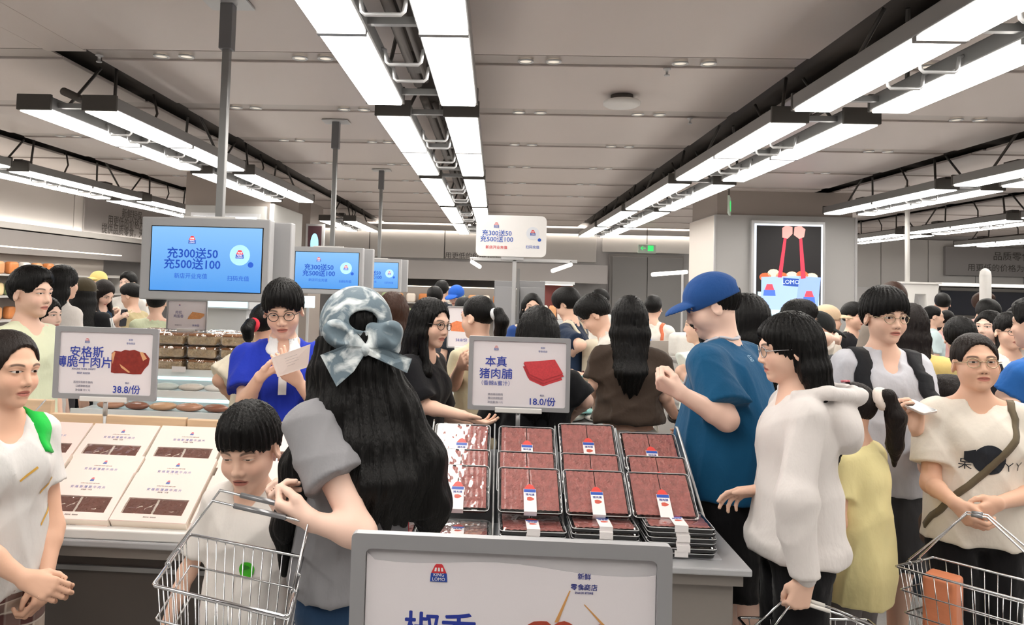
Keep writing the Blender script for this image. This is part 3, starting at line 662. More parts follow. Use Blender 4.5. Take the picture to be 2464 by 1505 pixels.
# pillars
p1 = struct(MB().box((3.74, 13.0, 0), (6.1, 14.7, 2.98)).build('trim_3', mat('pillar_cladding', '#b9b8b7', rough=.35, metal=.2), None)); MB().box((3.78, 13.04, 2.98), (6.06, 14.66, ZC)).build('pillar_head', mat('pillar_taupe', '#a49a93', rough=.6), p1)
for i in range(3): MB().box((3.72, 12.985, .02), (3.75, 13.02, 2.97)).build('corner_strip', m_alul, p1) if i == 0 else MB().box((6.08, 12.985, .02), (6.12, 13.02, 2.97)).build('corner_strip', m_alul, p1) if i == 1 else MB().box((3.735, 13.005, 0), (3.7405, 14.7, 2.97)).build('side_panel', mat('warm_white', '#dcd3cb'), p1)
p2 = struct(MB().box((-5.2, 12.2, 0), (-3.76, 13.95, ZC)).build('trim_4', mat('pillar_taupe', '#a49a93'), None)); MB().box((-5.16, 12.12, 0), (-3.80, 12.2, 2.85)).build('pillar_cladding', mat('cladding_grey', '#b4b3b0', rough=.4), p2, bevel=.01); MB().box((-3.76, 12.14, 0), (-3.68, 13.95, 2.9)).build('pillar_cladding', mat('pale_cladding', '#d5d5d2'), p2, bevel=.01); MB().box((-5.0, 12.06, 2.62), (-3.95, 12.12, 2.66)).build('lit_frame', mat('lit_frame', '#f4f8ff', emit=1.6), p2); MB().box((-5.05, 12.08, 1.1), (-3.9, 12.12, 2.72)).build('panel_frame', m_alul, p2)
p3 = struct(MB().box((-4.9, 16.4, 0), (-4.15, 17.6, ZC)).build('trim_5', mat('pillar_taupe', '#a49a93'), None))
# doors
d1 = struct(MB().box((3.25, 21.66, 0), (5.35, 21.8, 2.66)).build('door_1', mat('door_grey', '#8a8785', rough=.5), None))
for k in range(2): MB().box((3.33+1.0*k, 21.62, .02), (4.31+1.0*k, 21.66, 2.58)).build('door_leaf', mat('door_leaf_grey', '#8f8d8c', rough=.45), d1, bevel=.005); 
for k in range(2): MB().tube([(4.2+.25*k, 21.58, .9), (4.2+.25*k, 21.58, 1.3)], .015).build('door_handle', m_alul, d1)
for k, (a, b) in enumerate(((12.1, 14.3), (14.4, 17.0))):      # dark shop windows far on the right
    w_ = struct(MB().box((a, 20.9, 1.2), (b, 20.98, 1.86)).build('window_%d' % (k+1), mat('night_glass', '#0c1220', rough=.08, spec=.8), None))
    MB().box((a-.05, 20.86, 1.86), (b+.05, 20.98, 1.94)).build('window_frame', m_dgrey, w_); MB().box((a-.05, 20.86, 1.12), (b+.05, 20.98, 1.2)).build('window_sill', m_dgrey, w_)
    MB().box(((a+b)/2-.03, 20.86, 1.2), ((a+b)/2+.03, 20.98, 1.86)).build('mullion', m_dgrey, w_)
struct(MB().box((8.8, 21.0, 0), (X1, 21.8, 1.9)).build('trim_6', m_wall, None))
sg = struct(MB().box((12.6, 21.6, 2.3), (17.0, 21.7, 3.1)).build('trim_7', mat('sign_grey', '#9a9796', rough=.5), None)); text_mesh('sign_lettering', '品质零食', .26, m_dgrey, sg, (14.4, 21.59, 2.85)); text_mesh('sign_lettering', '用更低的价格为国民品质', .22, m_dgrey, sg, (14.4, 21.59, 2.52))
ls = struct(MB().box((X0+.065, 15.0, 2.52), (X0+.10, 19.0, 3.28)).build('trim_8', mat('sign_grey', '#9a9796'), None))
for i, (t, z) in enumerate((('新鲜短保', 3.05), ('用更低的价格为国民', 2.84), ('提供品质零食，天天好价', 2.64))): text_mesh('sign_lettering', t, .24, m_dgrey, ls, (X0+.104, 17.0, z), rot=(math.pi/2, 0, math.pi/2))
# ------------------------------------------------------------------ strip lights
def fixture_proto():
    r = empty('strip_light'); fx = {}
    hs = MB().box((-.135, 0, 0), (.135, 3.06, .10)).mesh('housing', m_alu, bevel=.008)
    df = MB().box((-.122, .012, -.022), (.122, 1.505, .006)).mesh('diffuser', m_emit, bevel=.006); ec = MB().box((-.14, -.012, -.012), (.14, .018, .115)).mesh('end_cap', m_dgrey, bevel=.006)
    for s in (-.265, .265):
        h = link('housing', hs, r); h.location = (s, 0, 0)
        for k in range(2): o = link('diffuser', df, h); o.location = (0, 0 if k == 0 else 1.538, 0)
        for k in range(2): o = link('end_cap', ec, h); o.location = (0, 3.055*k, 0)
    jb = MB().box((-.128, 1.507, -.025), (.128, 1.548, .004)).mesh('joint_bar', m_alu)
    for s in r.children: link('joint_bar', jb, s)
    cb = MB().box((-.16, -.02, .03), (.16, .02, .07)).mesh('crossbar', m_alu)
    for y in (.12, 1.53, 2.94): o = link('crossbar', cb, r); o.location = (0, y, 0)
    cl = MB().tube([(-.14, 0, .06), (-.11, 0, .05), (-.10, 0, -.02), (-.085, 0, -.035), (.085, 0, -.035), (.10, 0, -.02), (.11, 0, .05), (.14, 0, .06)], .011, 8).mesh('cable_loop', m_alul, True)
    for y in (.85, 1.2, 2.0, 2.35): o = link('cable_loop', cl, r); o.location = (0, y, 0)
    cd = MB().tube([(-.03, .0, .14), (-.03, 3.05, .14)], .032, 10).tube([(.045, .1, .12), (.045, 2.9, .12)], .018, 8); cd.build('conduit', m_dark, r, True)
    for y in (.5, 2.6): MB().cbox((0, y, .16), (.12, .22, .09)).build('junction_box', m_dgrey, r, bevel=.006)
    for y, dy in ((.35, .25), (2.7, -.25)):
        for s in (-1, 1): MB().tube([(s*.2, y, .10), (s*.07, y+dy, .50)], .014, 8).build('hanger_arm', m_dgrey, r)
    MB().tube([(.02, 1.4, .15), (.05, 1.45, .3), (-.02, 1.5, .5)], .012, 8).build('supply_cable', m_dark, r, True)
    return r
fp = fixture_proto(); used = False
rown = ['by the wall shelves', 'over the kraft boxes', 'over the middle of the counter', 'running past the pillar', 'beyond the pillar', 'second beyond the pillar', 'third beyond the pillar', 'farthest beyond the pillar']
yn = ['farthest back', 'nearest overhead', 'second along', 'third along', 'fourth along', 'fifth along']
YS = [-1.2, 2.26, 5.70, 9.08, 12.44, 15.82]
for ri, X in enumerate(ROWS):
    for yi, Y in enumerate(YS):
        if ri == 1 and yi in (1, 4): continue
        if ri == 4 and yi == 4: continue
        if ri in (0,) and yi in (5,): continue
        if ri in (5, 6, 7) and yi < 3: continue
        if yi == 0 and ri not in (0, 1, 2, 3, 4): continue
        o = fp if not used else copy_tree(fp); used = True; o.location = (X, Y, 2.95+(.0 if ri else -.02))
        tag(o, 'twin strip light '+yn[yi]+' in the row '+rown[ri], 'ceiling light', 'twin strip lights hung in rows')
# downlights in the strips
dl = empty('downlight'); MB().lathe([(.045, .0), (.062, .0), (.064, -.008), (.05, -.012), (.045, -.004)], n=18, cap=False).build('trim_ring', m_alul, dl, True); MB().lathe([(.0, -.002), (.047, -.002)], n=18, cap=False).build('lens', mat('spot_lens', '#fff4e2', rough=.25, emit=.55), dl); first = True
on = ['first', 'second', 'third', 'fourth', 'fifth', 'sixth', 'seventh', 'eighth']; sec = ['by the wall shelves', 'between kraft box lamps and centre lamps', 'between centre lamps and pillar lamps', 'beyond the pillar lamps']
for si, sy in enumerate(seams[4:12]):
    for ci, (a, b) in enumerate(cols[1:5]):
        for fx in (.22, .30, .66, .74):
            if abs(a+(b-a)*fx) > 8 or (ci == 3 and si > 5) or (si < 2 and ci in (0, 3)): continue
            o = dl if first else copy_tree(dl); first = False; o.location = (a+(b-a)*fx, sy+.10+(.0 if True else 0), ZC+.003)
            tag(o, 'small recessed spotlight, '+on[[.22, .30, .66, .74].index(fx)]+' in the '+on[si]+' ceiling strip '+sec[ci], 'spotlight', 'recessed spotlights in the ceiling strips')
p = at(1497, 205, 6.75); dt = empty('ceiling_fitting', (p[0], p[1], ZC), 0, 'white round disc fitting hung just under the grey ceiling panels', 'ceiling fitting')
MB().lathe([(.10, 0), (.10, -.05)], n=24).build('neck', m_dark, dt, True); MB().lathe([(.15, -.05), (.165, -.06), (.165, -.085), (.14, -.1), (.0, -.103)], n=32).build('disc', m_white, dt, True)
for x, y, d in ((240, 115, 5.75), (1605, 172, 5.9), (1660, 300, 7.6)):
    p = at(x, y, d); k = empty('sprinkler', (p[0], p[1], ZC), 0, {240: 'small sprinkler head in the ceiling strip before the dark slot', 1605: 'small sprinkler head beside the white round ceiling disc', 1660: 'small sprinkler head near the row running past the pillar'}[x], 'sprinkler')
    MB().lathe([(.03, 0), (.03, -.008), (.012, -.01), (.010, -.05), (.022, -.052), (.022, -.058)], n=12).build('head', m_alul, k, True)
# ------------------------------------------------------------------ signs, screens
INK = '#2a3fa8'
def ink(c=INK, e=0): return mat('ink_'+c.strip('#')+('_lit' if e else ''), c, rough=.6, emit=e)
def logo(parent, x, z, s, y=0, lit=0, pale=0):
    """shop emblem: red gabled top with white marks on a blue base with two lines of lettering; local XZ plane facing -Y"""
    red, blue, wh = ('#d8343c', '#2549a8', '#f4f2f2') if not pale else ('#d77a80', '#6678b5', '#f0eaea')
    M_ = Matrix(((1, 0, 0, x), (0, 0, -1, y), (0, 1, 0, z), (0, 0, 0, 1)))
    lg = MB().prism([(-.5*s, -.5*s), (.5*s, -.5*s), (.46*s, -.02*s), (-.46*s, -.02*s)], 0, .0006, M_).build('emblem', ink(blue, lit), parent)
    rf = MB().prism([(-.44*s, 0), (.44*s, 0), (.24*s, .42*s), (.16*s, .5*s), (-.16*s, .5*s), (-.24*s, .42*s)], 0, .0006, M_).build('emblem_top', ink(red, lit), lg)
    if s > .012:
        for k in (-1, 0, 1): MB().prism([(k*.2*s-.06*s, .1*s), (k*.2*s+.06*s, .1*s), (k*.17*s+.05*s, .3*s), (k*.17*s-.05*s, .3*s)], .0006, .001, M_).build('emblem_mark', ink(wh, lit), lg)
        text_mesh('lettering', 'KING', .26*s, ink(wh, lit), lg, (x, y-.0012, z-.10*s), bold=.02); text_mesh('lettering', 'LOMO', .26*s, ink(wh, lit), lg, (x, y-.0012, z-.35*s), bold=.02)
    return lg
def place(o, p, yaw=0): o.location = tuple(p); o.rotation_euler = (0, 0, math.radians(yaw)); return o
m_frame = mat('sign_frame_grey', '#a3a3a6', rough=.45, metal=.25); m_paper = mat('sign_paper', '#ece6ea', rough=.28, spec=.5)
def price_sign(label, w, h, border, post, items, yaw=0, name='price_sign', wavy=False, base='base_plate', foot=.06):
    """frame centred on the origin, facing -Y"""
    r = empty(name, label=label, cat='sign', group=None)
    fr = MB()
    o_ = rrect(w, h, .006, 3); i_ = rrect(w-2*border, h-2*border, .008, 3); n = len(o_)
    v = [(x, -.007, z) for x, z in o_]+[(x, -.007, z) for x, z in i_]+[(x, .007, z) for x, z in o_]+[(x, .003, z) for x, z in i_]
    f = []
    for k in range(n): j = (k+1) % n; f += [(k, j, n+j, n+k), (k, 2*n+k, 2*n+j, j), (n+k, n+j, 3*n+j, 3*n+k)]
    f.append(tuple(2*n+k for k in range(n))); fr.add(v, f); fr.build('frame', m_frame, r, bevel=0)
    pw, ph = w-2*border, h-2*border
    if wavy:
        pts = [(-pw/2+.001, -ph/2), (pw/2-.001, -ph/2), (pw/2-.001, ph/2-.020)]+[(pw/2-pw*t, ph/2-.013-.004*math.sin(t*9)-.008*(1-t)) for t in np.linspace(.03, .97, 14)]+[(-pw/2+.001, ph/2-.006)]
        MB().prism(pts, 0, .0008, Matrix(((1, 0, 0, 0), (0, 0, -1, -.001), (0, 1, 0, 0), (0, 0, 0, 1)))).build('poster', m_paper, r); MB().box((-pw/2, .0, -ph/2), (pw/2, .002, ph/2)).build('backing', mat('sign_backing', '#d5d2d6', rough=.3), r)
    else: MB().box((-pw/2, -.001, -ph/2), (pw/2, .002, ph/2)).build('poster', m_paper, r)
    ps = [c for c in r.children if c.name.startswith('poster')][0]; items(ps, pw, ph)
    if post:
        MB().box((-w*.23, -.012, -h/2-.008), (w*.23, .010, -h/2+.012)).build('clip', m_white, r, bevel=.003)
        MB().tube([(0, .012, -h/2), (0, .012, -h/2-post*.35)], .009, 10).build('upper_post', m_alul, r, True); MB().tube([(0, .012, -h/2-post*.3), (0, .012, -h/2-post)], .0065, 10).build('lower_post', m_alul, r, True)
        MB().lathe([(.0, 0), (foot, 0), (foot, .005), (.012, .008)], (0, .012, -h/2-post), 20).build('foot_plate', m_alu, r)
    return r
def photo_patch(parent, poly, y, z0, m, name='picture', th=.0006):
    return MB().prism(poly, 0, th, Matrix(((1, 0, 0, 0), (0, 0, -1, y), (0, 1, 0, z0), (0, 0, 0, 1)))).build(name, m, parent)
m_meat = mat('meat_print', '#8a2b22', rough=.5, var=.45, vscale=60); m_meat2 = mat('jerky_print', '#d2454c', rough=.5, var=.25, vscale=120); m_fat = mat('fat_print', '#e0a87a', rough=.5, var=.2)
def grey(s='#8f8c9c'): return ink(s)
def it_a(p, w, h):
    logo(p, -w*.21, h*.36, .019, -.002, pale=1); text_mesh('emblem_text', '新鲜\n零食商店', .009, ink('#8088b8'), p, (w*.26, -.002, h*.36), bold=.02)
    text_mesh('headline', '安格斯', .047, ink(), p, (-w*.21, -.0025, h*.165), bold=.022); text_mesh('headline', '薄脆牛肉片', .047, ink(), p, (-w*.235, -.0025, h*.0), bold=.022)
    text_mesh('subtitle', 'ANGUS THIN CRISPY\nBEEF SLICES', .0105, ink('#777ca8'), p, (-w*.235, -.002, -h*.135)); text_mesh('small_print', '选用安格斯牛腿肉\n口感薄脆香浓\n净含量 份 / 元', .010, ink('#a9a6b5'), p, (-w*.235, -.002, -h*.38))
    text_mesh('price_caption', '售价', .009, ink('#8d90b5'), p, (w*.24, -.002, -h*.31)); text_mesh('price', '38.8/份', .038, ink(), p, (w*.235, -.0025, -h*.42), bold=.03)
    photo_patch(p, [(x*w, z*h) for x, z in ((.06, .17), (.09, .21), (.16, .20), (.20, .23), (.25, .22), (.30, .235), (.37, .20), (.42, .19), (.47, .10), (.46, .0), (.42, -.07), (.385, -.155), (.30, -.16), (.2, -.15), (.1, -.155), (.06, -.14))], -.0015, 0, m_meat)
    photo_patch(p, [(x*w, z*h) for x, z in ((.06, .15), (.085, .2), (.1, .19), (.075, .0))], -.0022, 0, m_fat); photo_patch(p, [(x*w, z*h) for x, z in ((.36, .2), (.395, .2), (.44, .1), (.40, .06))], -.0022, 0, m_fat); photo_patch(p, [(x*w, z*h) for x, z in ((.15, .0), (.2, -.05), (.27, -.13), (.25, -.14), (.17, -.06))], -.0022, 0, m_fat)
def it_b(p, w, h):
    logo(p, -w*.25, h*.39, .018, -.002, pale=1); text_mesh('emblem_text', '新鲜\n零食商店', .009, ink('#8088b8'), p, (w*.25, -.002, h*.38), bold=.02)
    text_mesh('headline', '本真', .044, ink(), p, (-w*.25, -.0025, h*.17), bold=.022); text_mesh('headline', '猪肉脯', .044, ink(), p, (-w*.25, -.0025, -h*.015), bold=.022); text_mesh('subtitle', '（香辣&蜜汁）', .021, ink('#5a68b4'), p, (-w*.25, -.0025, -h*.155), bold=.01)
    text_mesh('small_print', '精选猪后腿肉\n薄切烘烤制成\n净含量 份 / 元', .010, ink('#a9a6b5'), p, (-w*.25, -.002, -h*.385)); text_mesh('price_caption', '售价', .008, ink('#8d90b5'), p, (w*.25, -.002, -h*.32)); text_mesh('price', '18.0/份', .036, ink(), p, (w*.25, -.0025, -h*.42), bold=.03)
    for k, (dx, dz, sc) in enumerate(((.0, -.10, .98), (-.012, -.07, 1.0), (.01, -.045, 1.0), (-.006, -.02, 1.0), (.0, .0, 1.0))):
        photo_patch(p, [((.26+dx+(x-.26)*sc)*w, (.06+dz+z*sc)*h) for x, z in ((.05, .13), (.20, .15), (.38, .18), (.47, -.03), (.33, -.10), (.26, -.14), (.11, -.05))], -.0012-.0007*k, 0, mat('jerky_print_%d' % (k % 2), ('#d2454c', '#b93840')[k % 2], rough=.5, var=.25, vscale=150))
def it_c(p, w, h):
    logo(p, -w*.245, h*.385, .022, -.002); text_mesh('emblem_text', '新鲜\n零食商店', .0085, ink('#2f3a8c'), p, (w*.255, -.002, h*.37), bold=.03); text_mesh('emblem_text', 'FRESH\nSNACK STORE', .0035, ink('#2f3a8c'), p, (w*.255, -.002, h*.328))
    text_mesh('headline', '椒香', .047, ink('#23389c'), p, (-w*.235, -.002, h*.085), bold=.03); text_mesh('headline', '牛肉粒', .047, ink('#23389c'), p, (-w*.235, -.002, -h*.11), bold=.03)
    for dx, tx, tz, bz in ((.13, .205, .325, .165), (.29, .255, .26, .15)): photo_patch(p, [((dx+.0)*w*1.05+.02*w, bz*h), ((dx+.012)*w*1.05+.02*w, bz*h), (tx*w+.0015, tz*h), (tx*w, tz*h)], -.0016, 0, mat('toothpick_print', '#d29a5c', rough=.6), 'toothpick')
    rr = random.Random(3)
    for k, (cx, cz, rx, rz) in enumerate(((.11, .09, .055, .075), (.19, .10, .045, .07), (.31, .10, .045, .06), (.24, -.02, .08, .09), (.12, -.06, .06, .08), (.36, -.03, .05, .08))):
        photo_patch(p, [((cx+rx*math.cos(a)*(1+.15*rr.random()))*w, (cz+rz*math.sin(a)*(1+.15*rr.random()))*h) for a in np.linspace(0, 6.283, 16, endpoint=False)], -.0020-.0004*k, 0, mat('skewer_meat_print', '#a8432f', rough=.5, var=.4, vscale=90), 'meat_piece')
def sgn(label, box, d, border, post, items, yaw=0, **k):
    x0, y0, x1, y1 = box; c = at((x0+x1)/2, (y0+y1)/2, d); w = (x1-x0)/FPX*d; h = (y1-y0)/FPX*d
    o = price_sign(label, w, h, border, post, items, **k); return place(o, c, yaw)
sgn('grey framed price sign reading 38.8 with a dark beef slice, over the kraft boxes', (126, 787, 384, 963), 2.95, .021, .185, it_a, foot=.035)
sgn('grey framed price sign reading 18.0 with red pork sheets, over the jerky trays', (1128, 813, 1370, 988), 2.98, .017, .20, it_b, foot=.035)
sgn('large grey framed price sign at the front with toothpick meat and a wavy poster top', (846, 1306, 1598, 1836), .97, .0185, .89, it_c, wavy=True, foot=.15)
def it_d(p, w, h):
    logo(p, -w*.2, h*.36, .011, -.002, pale=1); text_mesh('headline', '肉松\n鸡蛋卷', .024, ink('#8a86b0'), p, (-w*.22, -.002, h*.02)); text_mesh('price', '18.8/份', .018, ink('#6a6aa8'), p, (w*.24, -.002, -h*.36)); text_mesh('small_print', '净含量 份 / 元', .008, ink('#a9a6b5'), p, (-w*.22, -.002, -h*.36))
    for k in range(4): photo_patch(p, [((.02+.03*k)*w, (-.14+.05*k)*h), ((.36+.03*k)*w, (-.12+.03*k)*h), ((.40+.02*k)*w, (-.02+.03*k)*h), ((.05+.03*k)*w, (-.02+.05*k)*h)], -.0012-.0006*k, 0, mat('egg_roll_print', '#e0a067', rough=.6, var=.2, vscale=90))
def it_e(p, w, h):
    photo_patch(p, [(x*w, z*h) for x, z in ((-.45, .08), (-.2, .16), (.1, .12), (.45, .15), (.48, -.05), (.1, -.12), (-.4, -.1))], -.0012, 0, mat('salmon_print', '#ef8a5c', rough=.5, var=.2, vscale=90)); text_mesh('price', '58.8/份', .026, ink('#4a58a8'), p, (0, -.002, -h*.33), bold=.02); logo(p, 0, h*.38, .012, -.002, pale=1)
sgn('small pale price sign with egg rolls, standing over the wrapped bread stacks', (400, 722, 500, 796), 5.1, .008, .13, it_d, foot=.03)
sgn('small price sign with an orange fish picture behind the glasses woman in black', (1076, 738, 1146, 838), 5.0, .008, .17, it_e, foot=.04)
# hanging screens
m_case = mat('screen_case', '#aeaeb0', rough=.45, metal=.15); m_scr = mat('screen_blue', '#5c9fe6', emit=1.15, rough=.15)
def screen_grad():
    m = m_scr; nt = m.node_tree; b = nt.nodes['Principled BSDF']; tc = nt.nodes.new('ShaderNodeTexCoord'); sp = nt.nodes.new('ShaderNodeSeparateXYZ'); nt.links.new(tc.outputs['Generated'], sp.inputs[0])
    r = nt.nodes.new('ShaderNodeValToRGB'); nt.links.new(sp.outputs[2], r.inputs[0]); r.color_ramp.elements[0].color = hexc('#4f96e2'); r.color_ramp.elements[1].color = hexc('#86bdf0'); nt.links.new(r.outputs[0], b.inputs['Emission Color']); b.inputs['Base Color'].default_value = (.02, .03, .05, 1)
screen_grad()
def tv():
    r = empty('hanging_screen'); w, h = .79, .50; zc = -1.64
    MB().box((-.012, -.012, -1.40), (.035, .035, -.30)).build('pole', m_alu, r, bevel=.004); MB().box((-.03, -.03, -.31), (.05, .05, -.02)).build('pole_sleeve', mat('sleeve_grey', '#77777a', rough=.4, metal=.4), r, bevel=.004); MB().box((-.13, -.09, -.02), (.15, .11, -.006)).build('ceiling_plate', m_alul, r, bevel=.003)
    for s, nm in ((-1, 'front'), (1, 'rear')):
        y0 = -.15 if s < 0 else .06
        dx = -.012 if s < 0 else .06
        c = MB().box((-w/2+dx, y0, zc-h/2), (w/2+dx, y0+.09, zc+h/2)).build('case', m_case, r, bevel=.008)
        if s < 0:
            MB().box((-w/2+.05, y0-.002, zc-h/2+.052), (w/2-.052, y0+.001, zc+h/2-.052)).build('bezel', mat('bezel_black', '#101014', rough=.2), c)
            sc = MB().box((-w/2+.056, y0-.004, zc-h/2+.057), (w/2-.058, y0-.002, zc+h/2-.057)).build('screen', m_scr, r)
            y = y0-.0055; k = dict()
            logo(sc, -.09, zc+.115, .046, y, lit=.7)
            text_mesh('screen_text', '充300送50', .070, ink('#1243a6', .8), sc, (-.085, y, zc+.030), bold=.045); text_mesh('screen_text', '充500送100', .070, ink('#1243a6', .8), sc, (-.085, y, zc-.035), bold=.045)
            text_mesh('screen_text', '新店开业充值', .034, ink('#1d4fb4', .8), sc, (-.09, y, zc-.105), bold=.015); text_mesh('screen_text', '扫码充值', .034, ink('#1d4fb4', .8), sc, (.20, y, zc-.113), bold=.015)
            Mx = Matrix(((1, 0, 0, .205), (0, 0, -1, y+.001), (0, 1, 0, zc+.03), (0, 0, 0, 1))); MB().prism([(.062*math.cos(a), .062*math.sin(a)) for a in np.linspace(0, 6.283, 28, endpoint=False)], 0, .0006, Mx).build('round_badge', ink('#9ccdf2', .8), sc)
            logo(sc, .205, zc+.035, .05, y-.001, lit=.7); MB().prism([(.068+.017*math.cos(a), -.057+.017*math.sin(a)) for a in np.linspace(0, 6.283, 18, endpoint=False)], 0, .001, Mx).build('round_dot', ink('#1d4fb4', .8), sc)
        MB().box((-.16, y0+.02, zc+h/2), (.16, y0+.055, zc+h/2+.012)).build('top_rail', m_white, c)
    MB().box((-.1, -.065, zc-.1), (.1, .065, zc+.1)).build('bracket', m_dgrey, r); MB().box((-.06, -.04, -1.42), (.09, .06, -1.37)).build('mount', m_alu, r)
    return r
tvs = tv()
for i, (x, y, t) in enumerate(((-1.745, 4.58, 'nearest and largest of the three'), (-1.79, 8.0, 'middle one of the three'), (-1.82, 11.45, 'farthest and smallest of the three'))):
    o = tvs if i == 0 else copy_tree(tvs); o.location = (x, y, ZC); tag(o, 'blue advertising screen on a ceiling pole, '+t, 'screen', 'hanging double sided screens')
# white rounded board on a stand
c = at(1230, 569, 7.0); st = empty('promotion_board', (c[0], c[1], 0), 0, 'white rounded promotion board on a grey post behind the shoppers', 'sign')
w, h, z = .655, .385, c[2]; MB().prism(rrect(w, h, .05, 6), 0, .025, Matrix(((1, 0, 0, 0), (0, 0, -1, 0), (0, 1, 0, z), (0, 0, 0, 1)))).build('board', mat('board_white', '#eeeceb', rough=.4), st, bevel=.003); bd = [q for q in st.children][0]
logo(bd, -.14, z+.10, .05, -.027, pale=1)
for t, zz, s, cc in (('充300送50', .022, .062, '#2456b8'), ('充500送100', -.035, .062, '#2456b8'), ('新店开业充值', -.11, .034, '#d8343c')): text_mesh('lettering', t, s, ink(cc), bd, (-.135, -.027, z+zz), bold=.02)
text_mesh('lettering', '扫码充值', .032, ink('#2456b8'), bd, (.2, -.027, z-.1), bold=.015); MB().prism([(.06*math.cos(a), .06*math.sin(a)) for a in np.linspace(0, 6.283, 28, endpoint=False)], 0, .001, Matrix(((1, 0, 0, .2), (0, 0, -1, -.026), (0, 1, 0, z+.03), (0, 0, 0, 1)))).build('round_badge', ink('#dfe3ea'), bd)
logo(bd, .2, z+.035, .05, -.028)
MB().prism([(.262+.016*math.cos(a), -.03+.016*math.sin(a)) for a in np.linspace(0, 6.283, 18, endpoint=False)], 0, .001, Matrix(((1, 0, 0, 0), (0, 0, -1, -.027), (0, 1, 0, z), (0, 0, 0, 1)))).build('round_dot', ink('#2456b8'), bd)
MB().box((.02, .0, .0), (.055, .035, z-h/2+.03)).build('post', m_alul, st, bevel=.003); MB().box((.065, .01, .0), (.09, .035, z-.30)).build('post', m_alu, st); MB().box((-.09, -.015, z-h/2-.03), (.12, .02, z-h/2+.02)).build('clamp', m_alul, st, bevel=.003); MB().box((-.25, -.2, 0), (.3, .25, .02)).build('base_plate', m_alu, st)
MB().box((-.38, .0, z-.235), (.62, .03, z-.205)).build('crossbar', m_alul, st, bevel=.003)
for x, a in ((-.36, 1), (.56, -1)):
    MB().tube([(x, .015, z-.22), (x, -.02, z-.25)], .012, 8).build('lamp_arm', m_alu, st); MB().tube([(x, -.02, z-.25), (x+a*.08 if a > 0 else x-.19, -.30, z-.30 if a > 0 else z-.32)], .018, 10).build('spot_tube', mat('tube_lamp', '#fff8ee', emit=3.0), st, True)
# pillar lightbox with the shopping bag picture
lx0, lx1, lz0, lz1, ly = 4.37, 5.50, 1.18, 2.83, 12.9
lb_ = empty('lightbox', ((lx0+lx1)/2, ly, lz0), 0, 'tall glowing lightbox with a shopping bag picture on the pale pillar', 'lightbox'); W_, H_ = lx1-lx0, lz1-lz0
MB().box((-W_/2-.05, 0, -.05), (W_/2+.05, .10, H_+.06)).build('case', m_alul, lb_, bevel=.01); MB().box((-W_/2, -.012, 0), (W_/2, .0, H_)).build('glow_edge', mat('glow_edge', '#e8f2ff', emit=1.1), lb_); pc = MB().box((-W_/2+.03, -.02, .03), (W_/2-.03, -.012, H_-.03)).build('picture', mat('lb_dark', '#1c1a1c', emit=.5), lb_)
def lbp(name, pts, col, k): return MB().prism([(x*W_-W_/2, z*H_) for x, z in pts], 0, .001, Matrix(((1, 0, 0, 0), (0, 0, -1, -.0205-.0012*k), (0, 1, 0, 0), (0, 0, 0, 1)))).build(name, mat('lb_'+col.strip('#'), col, emit=.85), pc)
lbp('pillar_light', [(.05, .04), (.95, .04), (.95, .30), (.05, .30)], '#bfe0f5', 0); lbp('bag', [(.10, .12), (.93, .12), (.97, .46), (.62, .47), (.10, .45)], '#9db9f2', 1); lbp('bag_side', [(.60, .12), (.93, .12), (.97, .46), (.66, .47)], '#8aa6ea', 2)
for (x, z) in ((.16, .45), (.28, .49), (.40, .46), (.55, .47), (.70, .48), (.84, .46)): lbp('snack', [(x+.09*math.cos(a), z+.045*math.sin(a)) for a in np.linspace(0, 6.28, 12, endpoint=False)], ('#e8b860', '#d8643c', '#f0d8b8')[int(x*10) % 3], 0.5)
lbp('strap', [(.34, .45), (.40, .45), (.47, .88), (.43, .89)], '#d83a50', 3); lbp('strap', [(.68, .44), (.75, .45), (.69, .88), (.65, .87)], '#d83a50', 3); lbp('hand', [(.40, .86), (.40, .96), (.46, .985), (.55, .97), (.55, .90), (.48, .85)], '#f0a8a0', 4); lbp('hand', [(.57, .89), (.58, .97), (.67, .985), (.74, .95), (.72, .87), (.65, .85)], '#f0a8a0', 4)
lbp('badge', [(.42, .37), (.64, .36), (.65, .44), (.42, .45)], '#2d4fa0', 5); text_mesh('badge_text', 'LOMO', .10, mat('lb_text', '#c8d8ff', emit=.7), pc, (-W_/2+.53*W_, -.0290, .405*H_), bold=.02)
for x, z in ((.22, .26), (.80, .20), (.70, .02+.1)): lbp('house_top', [(x-.07, z+.06), (x+.07, z+.06), (x+.04, z+.12), (x-.04, z+.12)], '#e04a5a', 5); lbp('house_base', [(x-.09, z), (x+.09, z), (x+.08, z+.06), (x-.08, z+.06)], '#4a6ed0', 5)
l2 = empty('lightbox', (-4.0, 16.25, 1.9), 0, 'small glowing lightbox on a far column behind the screens', 'lightbox'); MB().box((-.20, 0, -.02), (.20, .1, 1.0)).build('case', m_alul, l2); MB().box((-.15, -.01, .04), (.15, 0, .95)).build('picture', mat('lb_maroon', '#3a2226', emit=.6), l2); MB().prism([(.09*math.cos(a), .55+.24*math.sin(a)) for a in np.linspace(0, 6.28, 20, endpoint=False)], 0, .001, Matrix(((1, 0, 0, 0), (0, 0, -1, -.012), (0, 1, 0, 0), (0, 0, 0, 1)))).build('oval', mat('lb_cyan', '#9fd8f8', emit=1), l2); MB().box((-.07, -.014, .06), (.07, -.012, .3)).build('stripe', mat('lb_rose', '#e05068', emit=.8), l2)
